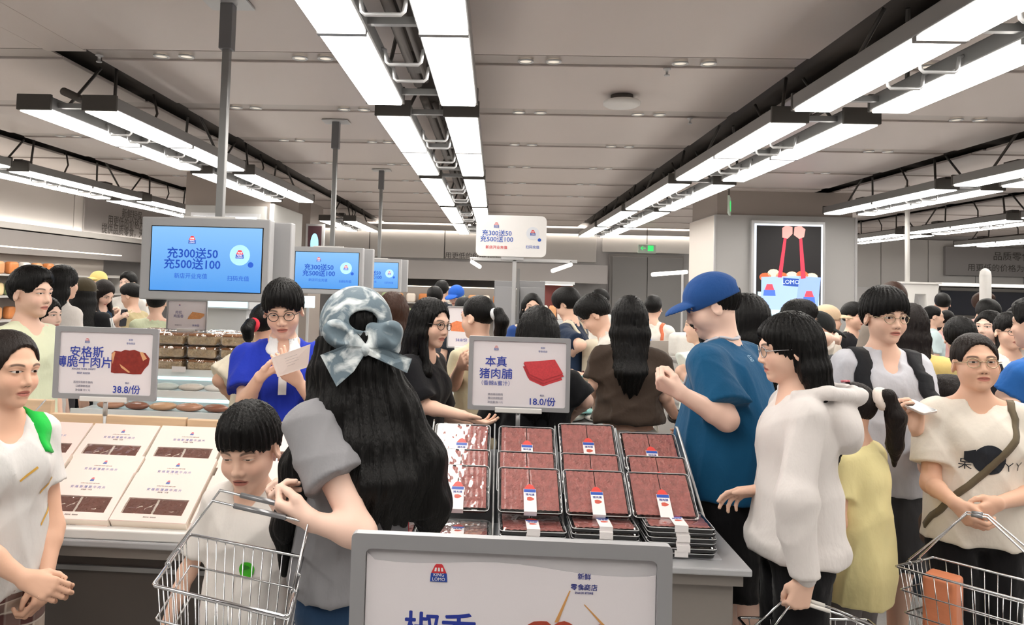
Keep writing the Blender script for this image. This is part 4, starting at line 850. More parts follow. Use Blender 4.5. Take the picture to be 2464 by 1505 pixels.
# exit signs
for x, y, d, w, lab in ((1757, 495, 12.0, .10, 'small green exit sign edge-on, hung beside the pillar'), (1557, 598, 21.5, .50, 'green exit sign hung over the grey double door')):
    p = at(x, y, d); e = empty('exit_sign', p, math.radians(70 if d < 15 else 0), lab, 'exit sign'); ww = .42 if d < 15 else .5; MB().box((-ww/2, 0, -.14), (ww/2, .03, .14) if d < 15 else (ww/2, .05, .10)).build('case', mat('exit_dark', '#26302a' if d > 15 else '#d8e8dc', rough=.4), e)
    MB().box((.02, -.004, -.08), (.18, 0, .08)).build('running_figure', mat('exit_green', '#39d06a', emit=1.2), e); text_mesh('arrow', '←', .2, mat('exit_green', '#39d06a'), e, (-.11, -.004, 0), bold=.02); MB().tube([(0, .02, .12), (.0, .02, ZC-p[2])], .01, 6).build('hanger', m_dark, e)
# ------------------------------------------------------------------ front counter and goods
m_top = mat('counter_top_grey', '#b4b5b8', rough=.4, metal=.25); m_base = mat('counter_front_taupe', '#4d4642', rough=.5); m_base2 = mat('counter_side_grey', '#8c8580', rough=.45, metal=.2)
CZ = .81; ct = empty('display_counter', (-.7, 2.7, 0), 0, 'long grey display counter with a dark taupe front under the trays and boxes', 'counter')
b_ = lambda lo, hi: ([lo[0]+.7, lo[1]-2.7, lo[2]], [hi[0]+.7, hi[1]-2.7, hi[2]])
MB().box(*b_((-2.4, 2.345, CZ-.022), (.80, 2.98, CZ))).build('worktop', m_top, ct, bevel=.005); MB().box(*b_((-2.38, 2.37, CZ-.06), (.78, 2.97, CZ-.022))).build('apron', m_base2, ct)
MB().box(*b_((-2.38, 2.41, .06), (.52, 2.96, CZ-.06))).build('body', m_base, ct); MB().box(*b_((.30, 2.395, .1), (.50, 2.41, CZ-.09))).build('door_panel', mat('counter_panel', '#7a726c', rough=.45), ct, bevel=.004); MB().box(*b_((.52, 2.40, .0), (.76, 2.96, CZ-.06))).build('end_panel', m_base2, ct, bevel=.004); MB().box(*b_((-2.38, 2.400, CZ-.115), (.3, 2.41, CZ-.10))).build('shadow_rail', m_alu, ct)
# --- jerky trays
m_blk = mat('tray_black', '#131214', rough=.22, spec=.6); m_lid = thin_glass('clear_lid', rough=.05, film=.22, boost=.09); m_jerky = mat('jerky', '#ac6660', rough=.38, bump=.9, bscale=80, var=.6, vscale=55, coat=.5); m_lab = mat('label_white', '#efeaea', rough=.4); m_lred = mat('label_red', '#e04e48', rough=.4); m_lblue = mat('label_blue', '#3558b0', rough=.4)
TW, TL, TH = .214, .190, .021
def tray():
    r = empty('jerky_tray'); mb = MB(); o_ = rrect(TW, TL, .014, 3); n = len(o_)
    i_ = rrect(TW-.012, TL-.012, .012, 3); v = [(x*.97, y*.97, 0) for x, y in o_]+[(x, y, .010) for x, y in o_]+[(x, y, .010) for x, y in i_]+[(x, y, .003) for x, y in i_]; f = [tuple(range(n-1, -1, -1))]
    for a in range(3):
        for k in range(n): f.append((a*n+k, a*n+(k+1) % n, (a+1)*n+(k+1) % n, (a+1)*n+k))
    f.append(tuple(3*n+k for k in range(n))); mb.add(v, f); mb.build('tray_base', m_blk, r)
    for s in (-1, 1):
        bm = bmesh.new(); bmesh.ops.create_grid(bm, x_segments=14, y_segments=22, size=.5); q = random.Random(5+s)
        for vv in bm.verts: vv.co = Vector((vv.co.x*.094, vv.co.y*.170, .0125+.0012*math.sin(vv.co.x*31+s)+.0012*math.sin(vv.co.y*23)+q.uniform(-.0008, .0008)))
        me = bpy.data.meshes.new('jerky_sheet'); bm.to_mesh(me); bm.free(); me.materials.append(m_jerky); me.shade_smooth(); o = link('jerky_sheet', me, r); o.location = (s*.0485, .002, 0)
    md = MB(); a_ = rrect(TW-.002, TL-.002, .013, 3); b2 = rrect(TW-.020, TL-.020, .012, 3); n = len(a_)
    md.add([(x, y, .0105) for x, y in a_]+[(x, y, .0125) for x, y in rrect(TW-.010, TL-.010, .012, 3)]+[(x, y, TH-.001) for x, y in b2], [(a*n+k, a*n+(k+1) % n, (a+1)*n+(k+1) % n, (a+1)*n+k) for a in range(2) for k in range(n)]+[tuple(2*n+k for k in range(n))]); md.build('lid', m_lid, r)
    rim = MB().tube([(x, y, .0115) for x, y in rrect(TW-.003, TL-.003, .013, 3)], .0015, 6, closed=True); rim.build('lid_rim', mat('lid_rim_clear', '#c9c9cc', rough=.12, spec=.8), r, True)
    lb = MB().box((-.021, -TL/2-.001, TH), (.021, -.005, TH+.0008)).box((-.021, -TL/2-.0018, .001), (.021, -TL/2-.001, TH+.0008)).build('sleeve_label', m_lab, r)
    Mz = Matrix.Translation((0, 0, TH+.0009)); MB().prism([(-.019, -.006), (.019, -.006), (.010, .010), (0, .016), (-.010, .010)], -.0009, .0002, Mz).build('label_tip', m_lred, lb); MB().prism([(-.020, -.019), (.020, -.019), (.020, -.007), (-.020, -.007)], 0, .0002, Mz).build('label_band', m_lblue, lb)
    MB().prism([(.012*math.cos(a)*(1+.2*math.cos(3*a)), -.046+.008*math.sin(a)) for a in np.linspace(0, 6.28, 12, endpoint=False)], 0, .0002, Mz).build('label_print', mat('label_meat', '#c85a4a', rough=.5), lb); text_mesh('lettering', '猪肉脯', .010, ink('#44539c'), lb, (0, -.029, TH+.0012), rot=(0, 0, 0))
    return r
tp_ = tray(); ft = True; TX = [-.345, -.108, .131, .358, .595]; cn = ['partly behind the cap woman', 'next to the cap woman', 'below the price sign', 'second from the right end', 'at the right end']; ANG = math.radians(36)
rows = [(2.575, .955, 'front tilted one'), (2.695, .985, 'middle tilted one'), (2.85, 1.045, 'rear tilted one')]
dz3 = [0, 0, 0, .018, -.005]
for c, X in enumerate(TX):
    for k, (yy, zz, nm) in enumerate(rows):
        o = tp_ if ft else copy_tree(tp_); ft = False; o.location = (X+rnd.uniform(-.004, .004)-(.02 if c == 4 and k == 0 else 0), yy, zz+(dz3[c] if k == 2 else 0)); o.rotation_euler = (ANG+rnd.uniform(-.03, .03), 0, rnd.uniform(-.02, .02))
        tag(o, 'clear jerky tray, '+nm+' of the column '+cn[c], 'food tray', 'jerky trays on the sloped rack')
    ns = [2, 2, 4, 5, 6][c]; ords = ['lowest', 'second', 'third', 'fourth', 'fifth', 'sixth']
    for j in range(ns):
        o = copy_tree(tp_); o.location = (X+.008*c*.3+rnd.uniform(-.004, .004), 2.505+rnd.uniform(-.003, .003)-.0, CZ+.006+.0215*j*.72+.001); o.rotation_euler = (0, 0, rnd.uniform(-.02, .02)-.0*c)
        tag(o, 'flat jerky tray, '+(ords[j] if j < ns-1 else 'topmost')+' of the front pile, column '+cn[c], 'food tray', 'jerky trays piled flat at the front')
rk = empty('sloped_rack', (.13, 2.7, CZ), 0, 'clear sided sloped rack holding the columns of jerky trays', 'rack'); m_acr = thin_glass('acrylic', tint='#e8eef0', rough=.05, film=0)
def wedge(x, th): return MB().prism([(-.24, .003), (.27, .003), (.27, .31), (.25, .31), (-.10, .10), (-.24, .03)], x-th/2, x+th/2, Matrix(((0, 0, 1, 0), (1, 0, 0, 0), (0, 1, 0, 0), (0, 0, 0, 1))))
for x in (-.595, -.357, -.119, .114, .347, .585): wedge(x, .003).build('divider', m_acr, rk)
for x in (-.595, .585): MB().tube([(x, -.24, .03), (x, -.10, .10), (x, .25, .31), (x, .27, .31)], .005, 8).build('edge_rail', m_alul, rk, True)
for x in (-.357, -.119, .114, .347): MB().tube([(x, -.24, .03), (x, -.10, .10), (x, .25, .30)], .0035, 8).build('edge_rail', m_alul, rk, True)
MB().prism([(-.125, .003), (.26, .003), (.26, .20), (-.02, .004)], -.58, .57, Matrix(((0, 0, 1, 0), (1, 0, 0, 0), (0, 1, 0, 0), (0, 0, 0, 1)))).build('slope', mat('rack_grey', '#77777b', rough=.5), rk)
MB().box((-.6, -.28, .0), (.6, .275, .004)).build('rack_floor', mat('rack_floor_pale', '#c5c6ca', rough=.35), rk)
# --- kraft boxes
m_box = mat('pink_white_card', '#f4ddd5', rough=.55); m_boxe = mat('card_edge', '#efe2d4', rough=.6); m_win = thin_glass('window_film', rough=.06, film=.9, boost=.20)
m_bark = mat('dark_beef', '#7a4a3e', rough=.3, bump=.6, bscale=50, var=.5, vscale=25, coat=.5)
BW, BL, BH = .262, .205, .034
def kraft():
    r = empty('card_box'); MB().box((-BW/2, -BL/2, 0), (BW/2, BL/2, BH-.004)).build('body', m_boxe, r, bevel=.003)
    lid = MB(); x0, x1, y0, y1 = -.105, .105, -.073, -.008
    P = [(-BW/2, -BL/2), (BW/2, -BL/2), (BW/2, BL/2), (-BW/2, BL/2)]; I = [(x0, y0), (x1, y0), (x1, y1), (x0, y1)]
    v = [(x, y, BH) for x, y in P]+[(x, y, BH) for x, y in I]+[(x, y, BH-.004) for x, y in P]+[(x, y, BH-.004) for x, y in I]
    f = []
    for k in range(4): j = (k+1) % 4; f += [(k, j, 4+j, 4+k), (8+j, 8+k, 12+k, 12+j), (8+k, 8+j, j, k), (4+k, 4+j, 12+j, 12+k)]
    lid.add(v, f).build('lid', m_box, r)
    for i, (a, b) in enumerate(((-.102, -.004), (.004, .102))):
        q = random.Random(9+i); bm = bmesh.new(); bmesh.ops.create_grid(bm, x_segments=10, y_segments=8, size=.5)
        for vv in bm.verts: vv.co = Vector(((a+b)/2+vv.co.x*(b-a), -.0405+vv.co.y*.062, BH-.0030+q.uniform(-.0012, .0012)))
        me = bpy.data.meshes.new('beef_slice'); bm.to_mesh(me); bm.free(); me.materials.append(m_bark); me.shade_smooth(); link('beef_slice', me, r)
    bm = bmesh.new(); bmesh.ops.create_grid(bm, x_segments=16, y_segments=6, size=.5); q = random.Random(2)
    for vv in bm.verts: vv.co = Vector((vv.co.x*.21, -.0405+vv.co.y*.065, BH+.0005+.0022*math.sin(vv.co.x*21)*math.cos(vv.co.y*9)+q.uniform(0, .001)))
    me = bpy.data.meshes.new('window'); bm.to_mesh(me); bm.free(); me.materials.append(m_win); me.shade_smooth(); link('window_film', me, r)
    text_mesh('lettering', '安 格 斯 薄 脆 牛 肉 片', .0125, ink('#7f86b8'), r, (0, .030, BH+.0006), rot=(0, 0, 0), bold=.012); text_mesh('small_print', 'ANGUS THIN CRISPY BEEF SLICES', .0045, ink('#b9a9a4'), r, (0, .047, BH+.0006), rot=(0, 0, 0)); text_mesh('small_print', '净含量：100克', .006, ink('#a9a09c'), r, (0, .019, BH+.0006), rot=(0, 0, 0)); text_mesh('small_print', '原切牛肉   短保烘烤', .005, ink('#a9a09c'), r, (0, -.086, BH+.0006), rot=(0, 0, 0))
    e = MB().prism([(-.007, .057), (.007, .057), (.006, .065), (-.006, .065)], BH, BH+.0006).build('emblem', ink('#6678b5'), r); MB().prism([(-.006, .065), (.006, .065), (.003, .073), (-.003, .073)], BH, BH+.0006).build('emblem_top', ink('#d77a80'), e)
    return r
kp = kraft(); fk = True; KX = [-1.66, -1.388, -1.115, -.842, -.57]; kn_ = ['nearest the green strapped woman', 'under the 38.8 sign', 'beside the boy', 'between boy and cap woman', 'behind the cap woman']; A2 = math.radians(33)
krow = [(2.545, .872, 'front'), (2.655, .905, 'middle'), (2.815, .985, 'rear')]
for c, X in enumerate(KX):
    for k, (yy, zz, nm) in enumerate(krow):
        for j in range(2 if k != 1 else 1):
            o = kp if fk else copy_tree(kp); fk = False; off = -.036*j; o.location = (X-.015*k+rnd.uniform(-.004, .004), yy-off*math.sin(A2)*.0, zz+off); o.rotation_euler = (A2+rnd.uniform(-.02, .02), 0, rnd.uniform(-.02, .02)-.015)
            tag(o, 'pinkish white beef box, '+nm+(' upper' if j == 0 and k != 1 else ' lower' if j else '')+' one, column '+kn_[c], 'food box', 'card boxes on the sloped white display')
kd = empty('sloped_display', (-1.12, 2.7, CZ), 0, 'white sloped display stand carrying the card boxes', 'display stand'); Mw = Matrix(((0, 0, 1, 0), (1, 0, 0, 0), (0, 1, 0, 0), (0, 0, 0, 1)))
MB().prism([(-.335, .0), (.27, .0), (.27, .13), (.20, .10), (-.10, .004), (-.335, .012)], -.9, .50, Mw).build('slope', m_white, kd, bevel=.004); MB().box((-.9, -.345, .0), (.50, -.325, .03)).build('front_lip', m_white, kd, bevel=.004)
for x in (-.675,): MB().tube([(x, -.25, .06), (x, .25, .33)], .003, 6).build('divider_wire', m_alul, kd, True)
m_wood = mat('pale_wood', '#e2c3a0', rough=.5, var=.18, vscale=9, stretch=(.6, 6, 6))
for i, (a, b, z0, z1, y) in enumerate(((-.95, -.66, .20, .325, .272), (-.66, -.10, .19, .275, .262), (-.10, .51, .19, .27, .268))): MB().box((a, y, z0), (b-.004, y+.03, z1)).build('back_board', m_wood, kd, bevel=.003)
MB().box((-.9, .27, 0), (.50, .30, .20)).build('back_support', m_white, kd)
# ------------------------------------------------------------------ the crowd
def mottle(name, a, b, sc, lo=.42, hi=.6, stretch=None):
    m = mat(name, a, rough=.7, bump=.2, bscale=40); nt = m.node_tree; bs = nt.nodes['Principled BSDF']; tc = nt.nodes.new('ShaderNodeTexCoord'); n = nt.nodes.new('ShaderNodeTexNoise'); n.inputs['Scale'].default_value = sc; n.inputs['Detail'].default_value = 6; n.inputs['Distortion'].default_value = 1.2
    nt.links.new(tc.outputs['Object'], n.inputs['Vector']); r = nt.nodes.new('ShaderNodeValToRGB'); nt.links.new(n.outputs[0], r.inputs[0]); r.color_ramp.elements[0].position = lo; r.color_ramp.elements[0].color = hexc(a); r.color_ramp.elements[1].position = hi; r.color_ramp.elements[1].color = hexc(b); nt.links.new(r.outputs[0], bs.inputs['Base Color']); return m
def plaid(name, base, c1, c2, f):
    m = mat(name, base, rough=.85); nt = m.node_tree; bs = nt.nodes['Principled BSDF']; NX.nt = nt; tc = nt.nodes.new('ShaderNodeTexCoord'); sp = nt.nodes.new('ShaderNodeSeparateXYZ'); nt.links.new(tc.outputs['Object'], sp.inputs[0])
    def mix(cur, fac, rgb):
        n = nt.nodes.new('ShaderNodeMix'); n.data_type = 'RGBA'
        if isinstance(cur, tuple): n.inputs[6].default_value = cur
        else: nt.links.new(cur, n.inputs[6])
        n.inputs[7].default_value = hexc(rgb); nt.links.new(fac.v, n.inputs[0]); return n.outputs[2]
    cur = hexc(base); x = (NX(sp.outputs[0])+NX(sp.outputs[1])*.7)*f; z = NX(sp.outputs[2])*f; sn = lambda v: NX.op('SINE', v)
    for v in (x, z): cur = mix(cur, sn(v).gt(.1, .1)*.75, c1); cur = mix(cur, sn(v*2.0+1.1).gt(.93, .03)*.8, c2)
    nt.links.new(cur, bs.inputs['Base Color']); return m
def add_sdf(J, name, f, h, m):
    V, Q = surface(f, h); return link(name, np_mesh(name, V, Q, m, None, origin=J['root']), J['obj'])
def thing_sdf(name, f, h, m, label, cat, group=None):
    V, Q = surface(f, h); c = V.mean(0); c[2] = V[:, 2].min(); o = link(name, np_mesh(name, V, Q, m, None, origin=c)); o.location = tuple(c); tag(o, label, cat, group); return o
def thing_mb(name, mb, m, label, cat, smooth=False, bevel=0):
    c = np.mean(np.array(mb.v), 0); c[2] = min(v[2] for v in mb.v); mb.v = [tuple(np.array(v)-c) for v in mb.v]; o = mb.build(name, m, None, smooth, bevel); o.location = tuple(c); return tag(o, label, cat)
def tee(col, **k): return dict(col=col, **k)
Lng = lambda **k: ('long', k); Sht = lambda **k: ('short', k); Pny = lambda **k: ('pony', k)
near = dict(lod='near'); far = dict(lod='far')
# ---- foreground
P1 = person(dict(hx=26, htop=792, d=2.14, phi=116, head=(-6, 2, -3), lod='near', skin='warm', hair=('bun', dict(line=.064, tz=.02)), hcol='soft', label='woman with pulled back hair, pale tee, green shoulder strap and plaid trousers', w=.9,
    eo=.6, top_w=tee('#dcdad8', sleeve=.55, hem=.505, ease=.02, bust=1, neck=.066, drop=.01), bot=dict(mat=plaid('plaid_brown', '#cdbcae', '#5a2a2c', '#efe6da', 70), ease=.03, leg=1.9),
    armR=dict(w=('px', 60, 1395, 2.0), e=('px', -40, 1330, 1.98), curl=(35, 45, 30), palm=(-.5, -.5, -.3), fd=(-.5, .9, -.35)), armL=dict(w=('px', 112, 1385, 2.16), e=('px', 126, 1270, 2.24), curl=(40, 50, 40), palm=(.3, -.8, 0), fd=(.4, .2, -1))))
strap(P1, [P1['chest']-P1['R']*.105+P1['F']*.11+P1['u']*.055, P1['nb']-P1['R']*.085+P1['F']*.03+P1['u']*.03, P1['nb']-P1['R']*.09-P1['F']*.05+P1['u']*.01], .05, cloth('#27c24c'), 'shoulder_strap')
for i, (x, z, a) in enumerate(((.02, .02, .5), (.09, -.03, .6), (.10, -.12, .9))):
    q = np.array([(x-.03*math.cos(a), z-.03*math.sin(a)), (x+.03*math.cos(a), z+.03*math.sin(a)), (x+.03*math.cos(a)-.004, z+.03*math.sin(a)+.006), (x-.03*math.cos(a)-.004, z-.03*math.sin(a)+.006)])
    decal(P1, [q], P1['chest']+P1['F']*.05-P1['Z']*.02, -P1['R'], P1['Z'], cloth('#d9a94e'), 'yellow_print')
P2 = person(dict(hx=592, htop=974, d=2.12, phi=188, head=(-4, 14, 3), lod='near', child=1, skin='light', hs=1.17, eo=.25, hair=Sht(fringe=1, line=.040, vol=1.35, nape=-.045), label='boy in a white tee with a green badge, looking down behind a wire basket', w=.92, sh=.95,
    top_w=tee('#e3ded9', sleeve=.72, hem=.50, ease=.026, sease=.030), bot=dict(col='#3b3d44', leg=.9, ease=.03), armR=dict(w=(.25, .03, .60), pole=(.6, -.6, 0)), armL=dict(w=(-.225, .04, .58), pole=(-.6, -.6, 0))))
c = P2['chest']-P2['R']*.055*P2['h']-P2['Z']*.062+P2['F']*.05
decal(P2, [[(.022*math.cos(a), .022*math.sin(a)) for a in np.linspace(0, 6.283, 18, endpoint=False)]], c, -P2['R'], P2['Z'], mat('badge_green', '#3fb51f', rough=.4), 'green_badge', off=.004); decal(P2, [[(-.014, -.006), (.012, .004), (.006, .010), (-.004, .012)]], c+A(0, 0, .003), -P2['R'], P2['Z'], mat('badge_dark_green', '#1f7a12', rough=.4), 'badge_mark', off=.006)
decal(P2, [[(-.037, .0), (.037, .0), (.037, .003), (-.037, .003)], [(-.037, -.06), (-.034, -.06), (-.034, 0), (-.037, 0)], [(.034, -.06), (.037, -.06), (.037, 0), (.034, 0)]], c-A(0, 0, .020), -P2['R'], P2['Z'], cloth('#cfc9c4'), 'pocket_seam', off=.002)
def bowhair(hh, J):
    HL = J['HL']; n = J['nb']; R, Fw, u = J['R'], J['F'], J['u']
    hh.chain([HL(-.075, .02, -.01), HL(-.088, .015, -.09), n-R*.10+Fw*.03-u*.03, n-R*.145+Fw*.05-u*.15, n-R*.16+Fw*.07-u*.30, n-R*.15+Fw*.075-u*.42], [.022, .028, .034, .034, .028, .008], k=.03)
    hh.chain([HL(-.07, -.03, -.02), n-R*.08-Fw*.03, n-R*.13+Fw*.0-u*.12, n-R*.15+Fw*.03-u*.26], [.025, .04, .04, .01], k=.03)
    hh.chain([HL(.03, -.07, -.02), n+R*.06-Fw*.10, n+R*.11-Fw*.15-u*.13, n+R*.13-Fw*.165-u*.25, n+R*.12-Fw*.16-u*.36], [.03, .045, .05, .042, .01], k=.04)
m_lace = mottle('lace_denim', '#677883', '#dfe5e6', 17, .46, .66)
P3 = person(dict(hx=858, htop=688, d=1.98, phi=-48, head=(26, 4, 0), lod='near', skin='fair', w=.88, hs=1.06, pad=.02, hair=Lng(len=.27, width=.080, vol=1.05, bo=.025, extra=(bowhair,)), label='long haired woman in a mottled denim cap with a bow, seen from behind', twist=6,
    cap=dict(mat=m_lace, hole=1, z=-.012, s=1.02), top_w=tee('#8d8c90', sleeve=.54, hem=.545, ease=.028, sease=.040), bot=dict(col='#27415f', leg=1.95, ease=.012), armL=dict(w=('px', 752, 1256, 1.72), e=('px', 868, 1284, 1.74), curl=((55, 60, 40), (60, 60, 40), (60, 60, 40), (60, 60, 40)), palm=(.55, .2, .55), thumb=.5, fd=(-.5, .9, .25)), armR=dict(w=('px', 735, 1222, 1.98), curl=((60, 60, 40),)*4, palm=(-.6, .0, .6), thumb=.6, pole=(.8, -.2, -.6))))
HL, Mh = P3['HL'], P3['Mh']; bw = Sdf(); kx = A(0, -.128, -.028); B = lambda x, y, z: HL(kx[0]+x, kx[1]+y, kx[2]+z); hs_ = P3['hs']
bw.ell(B(0, -.006, 0), A(.013, .014, .016), Mh); add_sdf(P3, 'bow_knot', bw, .003, m_lace)
for s in (-1, 1):
    lp = Sdf(); MM = Mh @ Ry(-s*34 if s < 0 else 40); lp.ell(B(s*.050, .010, .028), A(.055, .018, .028), MM, k=.01); lp.ell(B(s*.072, .008, .045), A(.030, .02, .030), MM, k=.02); lp.chain([B(0, 0, 0), B(s*.05, .006, .03)], [.010, .022], k=.02); lp.ell(B(s*.068, -.012, .040), A(.03, .010, .016), MM, k=.008, mode='-'); add_sdf(P3, 'bow_loop', lp, .0035, m_lace)
for poly, y1 in (([(0, .008), (-.052, .012), (-.112, -.012), (-.072, -.088), (-.030, -.052), (-.002, -.010)], .014), ([(0, .008), (.055, .002), (.122, -.022), (.108, -.058), (.060, -.036), (.002, -.010)], .02)):
    mb = MB(); n = len(poly); v = []
    for off in (-.0025, .0025): v += [tuple(B(x, -.010+off-y1*math.sin(abs(x)*28)*.7, z)) for x, z in poly]
    mb.add(v, [tuple(range(n-1, -1, -1)), tuple(range(n, 2*n))]+[(i, (i+1) % n, n+(i+1) % n, n+i) for i in range(n)]); pm(P3, mb, 'bow_tail', m_lace, False)
J = P3; L = J['L']; strap(J, [J['nb']+J['R']*.08-J['F']*.06, J['chest']+J['R']*.13-J['F']*.10, J['waist']+J['R']*.16-J['F']*.06, J['hip']+J['R']*.17+A(0, 0, .06)], .02, cloth('#c23a44'), 'shoulder_strap')
bg = Sdf(); bc = at(795, 1352, 1.86); bg.ell(bc, (.058, .05, .070)); bg.box(bc-A(0, 0, .02), (.05, .035, .045), rad=.02, k=.03); thing_sdf('shoulder_bag', bg, .006, mat('bag_black', '#22252b', rough=.5), 'small round black bag at the hip of the woman in the denim cap', 'bag')
P4 = person(dict(hx=678, htop=676, d=3.2, phi=163, head=(6, 16, 4), lod='near', skin='light', hs=1.02, eo=.45, hair=Sht(fringe=1, line=.052, vol=1.5, part=.01), glasses='#2a2422', label='young man in a royal blue polo with white collar, reading a sheet through round glasses', w=1.0,
    top_w=tee('#2338b0', sleeve=.72, ease=.028, sease=.034), bot=dict(col='#20242e'), armR=dict(w=('px', 625, 908, 3.0), e=('px', 590, 968, 3.12), curl=((25, 30, 15),)*4, palm=(-.5, .2, .4), fd=(-.9, .35, .55), thumb=.5), armL=dict(w=('px', 715, 915, 3.08), curl=((30, 40, 20),)*4, palm=(.5, .0, .4), fd=(.4, .5, .4), pole=(-.6, -.6, -.5))))
J = P4; cs = Sdf(); cs.cap(J['nb']+J['u']*.012, J['nb']+J['n']*.055, .074, .060, k=.01); cs.ell(J['nb']+J['F']*.05-J['u']*.0, A(.075, .055, .022), np.stack([J['R'], J['F'], J['u']], 1) @ Rx(-38), k=.02); cs.cap(J['nb']-J['u']*.02, J['nb']+J['n']*.12, .060, .054, k=.006, mode='-'); cs.cap(J['nb']+J['F']*.03+J['u']*.035, J['nb']+J['F']*.13-J['u']*.05, .028, .020, k=.006, mode='-'); add_sdf(J, 'collar', cs, .005, cloth('#eef0f2'))
decal(J, [[(-.017, -.10), (.017, -.10), (.017, .05), (-.017, .05)]], J['chest']+J['u']*.065+J['F']*.06, -J['R'], J['u'], cloth('#eef0f2'), 'placket', off=.003)
pp = [at(652, 862, 2.92), at(747, 829, 2.99), at(741, 884, 3.02), at(668, 908, 2.95)]; mb = MB(); mb.add([tuple(p) for p in pp]+[tuple(p+A(0, .0012, .0005)) for p in pp], [(0, 1, 2, 3), (7, 6, 5, 4), (0, 4, 5, 1), (1, 5, 6, 2), (2, 6, 7, 3), (3, 7, 4, 0)])
ppo = thing_mb('paper_sheet', mb, mat('paper_pink_white', '#efe2dc', rough=.7), 'folded off-white paper sheet held by the young man in blue', 'paper')
lines = MB(); e1 = pp[1]-pp[0]; e2 = pp[3]-pp[0]
for k in range(4): a_ = pp[0]+e1*.3+e2*(.25+.13*k)-A(0, .0015, 0); b__ = a_+e1*(.32 if k < 3 else .2); lines.add([tuple(a_), tuple(b__), tuple(b__+e2*.02), tuple(a_+e2*.02)], [(0, 1, 2, 3)])
lo_ = Vector(ppo.location); lines.v = [tuple(Vector(v)-lo_) for v in lines.v]; lines.build('printed_lines', ink('#c9bdbb'), ppo)
P6 = person(dict(hx=1042, htop=716, d=3.56, phi=112, head=(12, 6, -4), lean=6, lod='near', skin='light', hs=1.0, eo=.8, w=.92, hair=Lng(len=.34, line=.070, vol=1.0, part=.012, front=1, fl=.14, **{'front-1': 0}), glasses='#241d1c', label='woman with dark rimmed glasses in a black polo, reaching over the trays', top_w=tee('#17171b', sleeve=.86, ease=.022, bust=1, sease=.03), bot=dict(col='#141418'),
    armR=dict(w=('px', 1112, 1000, 3.30), e=('px', 1018, 978, 3.42), curl=((12, 20, 12), (18, 25, 15), (24, 30, 20), (28, 35, 20)), palm=(-.2, .0, 1), fd=(-.1, 1, -.3), thumb=.1), armL=dict(w=(-.15, .28, .98))))
P15 = person(dict(hx=1690, htop=655, d=3.12, phi=-52, head=(-26, 20, 0), lean=6, lod='near', skin='fair', hs=1.06, w=1.12, fat=.9, belly=1.0, pad=.022, eo=.5, hair=Sht(line=.06, nape=-.045), label='stout man in a blue cap and teal tee with a lanyard at the counter end',
    cap=dict(col='#25508f', hole=1, z=.012, s=1.0, bl=.088), top_w=tee('#14527a', sleeve=.80, hem=.50, ease=.03, sease=.040, fold=.006, neck=.066), bot=dict(col='#141316', leg=.95, ease=.04), feet=dict(R=(.12, 0), L=(-.12, .0)),
    armL=dict(w=('px', 1640, 948, 2.78), e=('px', 1748, 1010, 2.82), curl=((70, 75, 50),)*4, palm=(.6, .1, .5), thumb=.8, fd=(-.45, .8, .45)), armR=dict(w=(.20, .16, .95), e=(.33, .02, 1.1))))
J = P15; strap(J, [J['nb']+J['R']*.10-J['F']*.01+J['u']*.05, J['nb']-J['F']*.03+J['u']*.06, J['nb']-J['R']*.085+J['u']*.045+J['F']*.0, J['nb']-J['R']*.10+J['F']*.07-J['u']*.02, J['chest']-J['R']*.06+J['F']*.13], .014, cloth('#c9c7cf'), 'lanyard')
decal_text(J, '店', .03, J['nb']-J['F']*.07-J['R']*.03-J['u']*.03, J['R'], J['u'], cloth('#a9cbe4'), 'back_print')
def hood(tp, J):
    n = J['nb']; F_, R_, u_ = J['F'], J['R'], J['u']; tp.ell(n-F_*.125-u_*.075, A(.145, .075, .115), np.stack([R_, F_, u_], 1) @ Rx(-22), k=.02); tp.chain([n+F_*.03+u_*.02-R_*.10, n-F_*.07+u_*.035-R_*.125, n-F_*.17+u_*.02-R_*.06, n-F_*.18+u_*.015, n-F_*.17+u_*.02+R_*.06, n-F_*.07+u_*.035+R_*.125, n+F_*.03+u_*.02+R_*.10], [.018, .022, .026, .026, .026, .022, .018], k=.015); tp.cap(n-F_*.05+u_*.06, n-F_*.07+u_*.02, .05, .05, k=.02, mode='-')
P17 = person(dict(hx=1893, htop=750, d=2.62, phi=-82, head=(-2, 8, 0), lod='near', skin='light', w=.94, hs=1.02, eo=.7, hair=Lng(fringe=1, len=.16, width=.06, line=.066, vol=1.1), glasses='#a9a9ac', label='woman in a white hooded jacket with straight black hair, holding a basket', twist=4,
    top_w=dict(col='#ebe3e0', name='jacket', mat=mat('jacket_white', '#e2dcd9', rough=.6, bump=1.0, bscale=9, stretch=(1.6, 1.6, .7), sheen=.1), sleeve=1.97, hem=.50, ease=.036, sease=.021, gather=1, fold=.006, cuff=1, sk=.02, extra=(hood,)), bot=dict(col='#141417', leg=1.95, ease=.03),
    armL=dict(w=('px', 1938, 1398, 2.40), e=('px', 1912, 1200, 2.42), curl=((60, 65, 45),)*4, palm=(.8, .1, -.1), fd=(-.0, .3, -1), thumb=.6), armR=dict(w=('px', 1838, 1180, 2.66), e=('px', 1925, 1190, 2.76), curl=((12, 20, 15), (20, 25, 15), (30, 30, 20), (35, 30, 20)), palm=(-.5, .2, -.8), fd=(.25, 1, -.25), thumb=.1)))
P18 = person(dict(hx=2048, htop=916, d=2.98, phi=-38, head=(0, 8, 4), lod='near', child=1, skin='warm', hs=1.0, w=.85, hair=Pny(len=.26, line=.07, tz=.05, tx=.03, sw=.05, tw=1.15), hcol='dark', tie='#f4e6dc', tie_r=.02, label='girl with a high ponytail and white scrunchie in a long yellow dress', top_w=tee('#f6e9ac', name='dress', sleeve=.6, hem=.39, flare=.03, ease=.022), bot=dict(col='#7f7a7c', leg=1.95)))
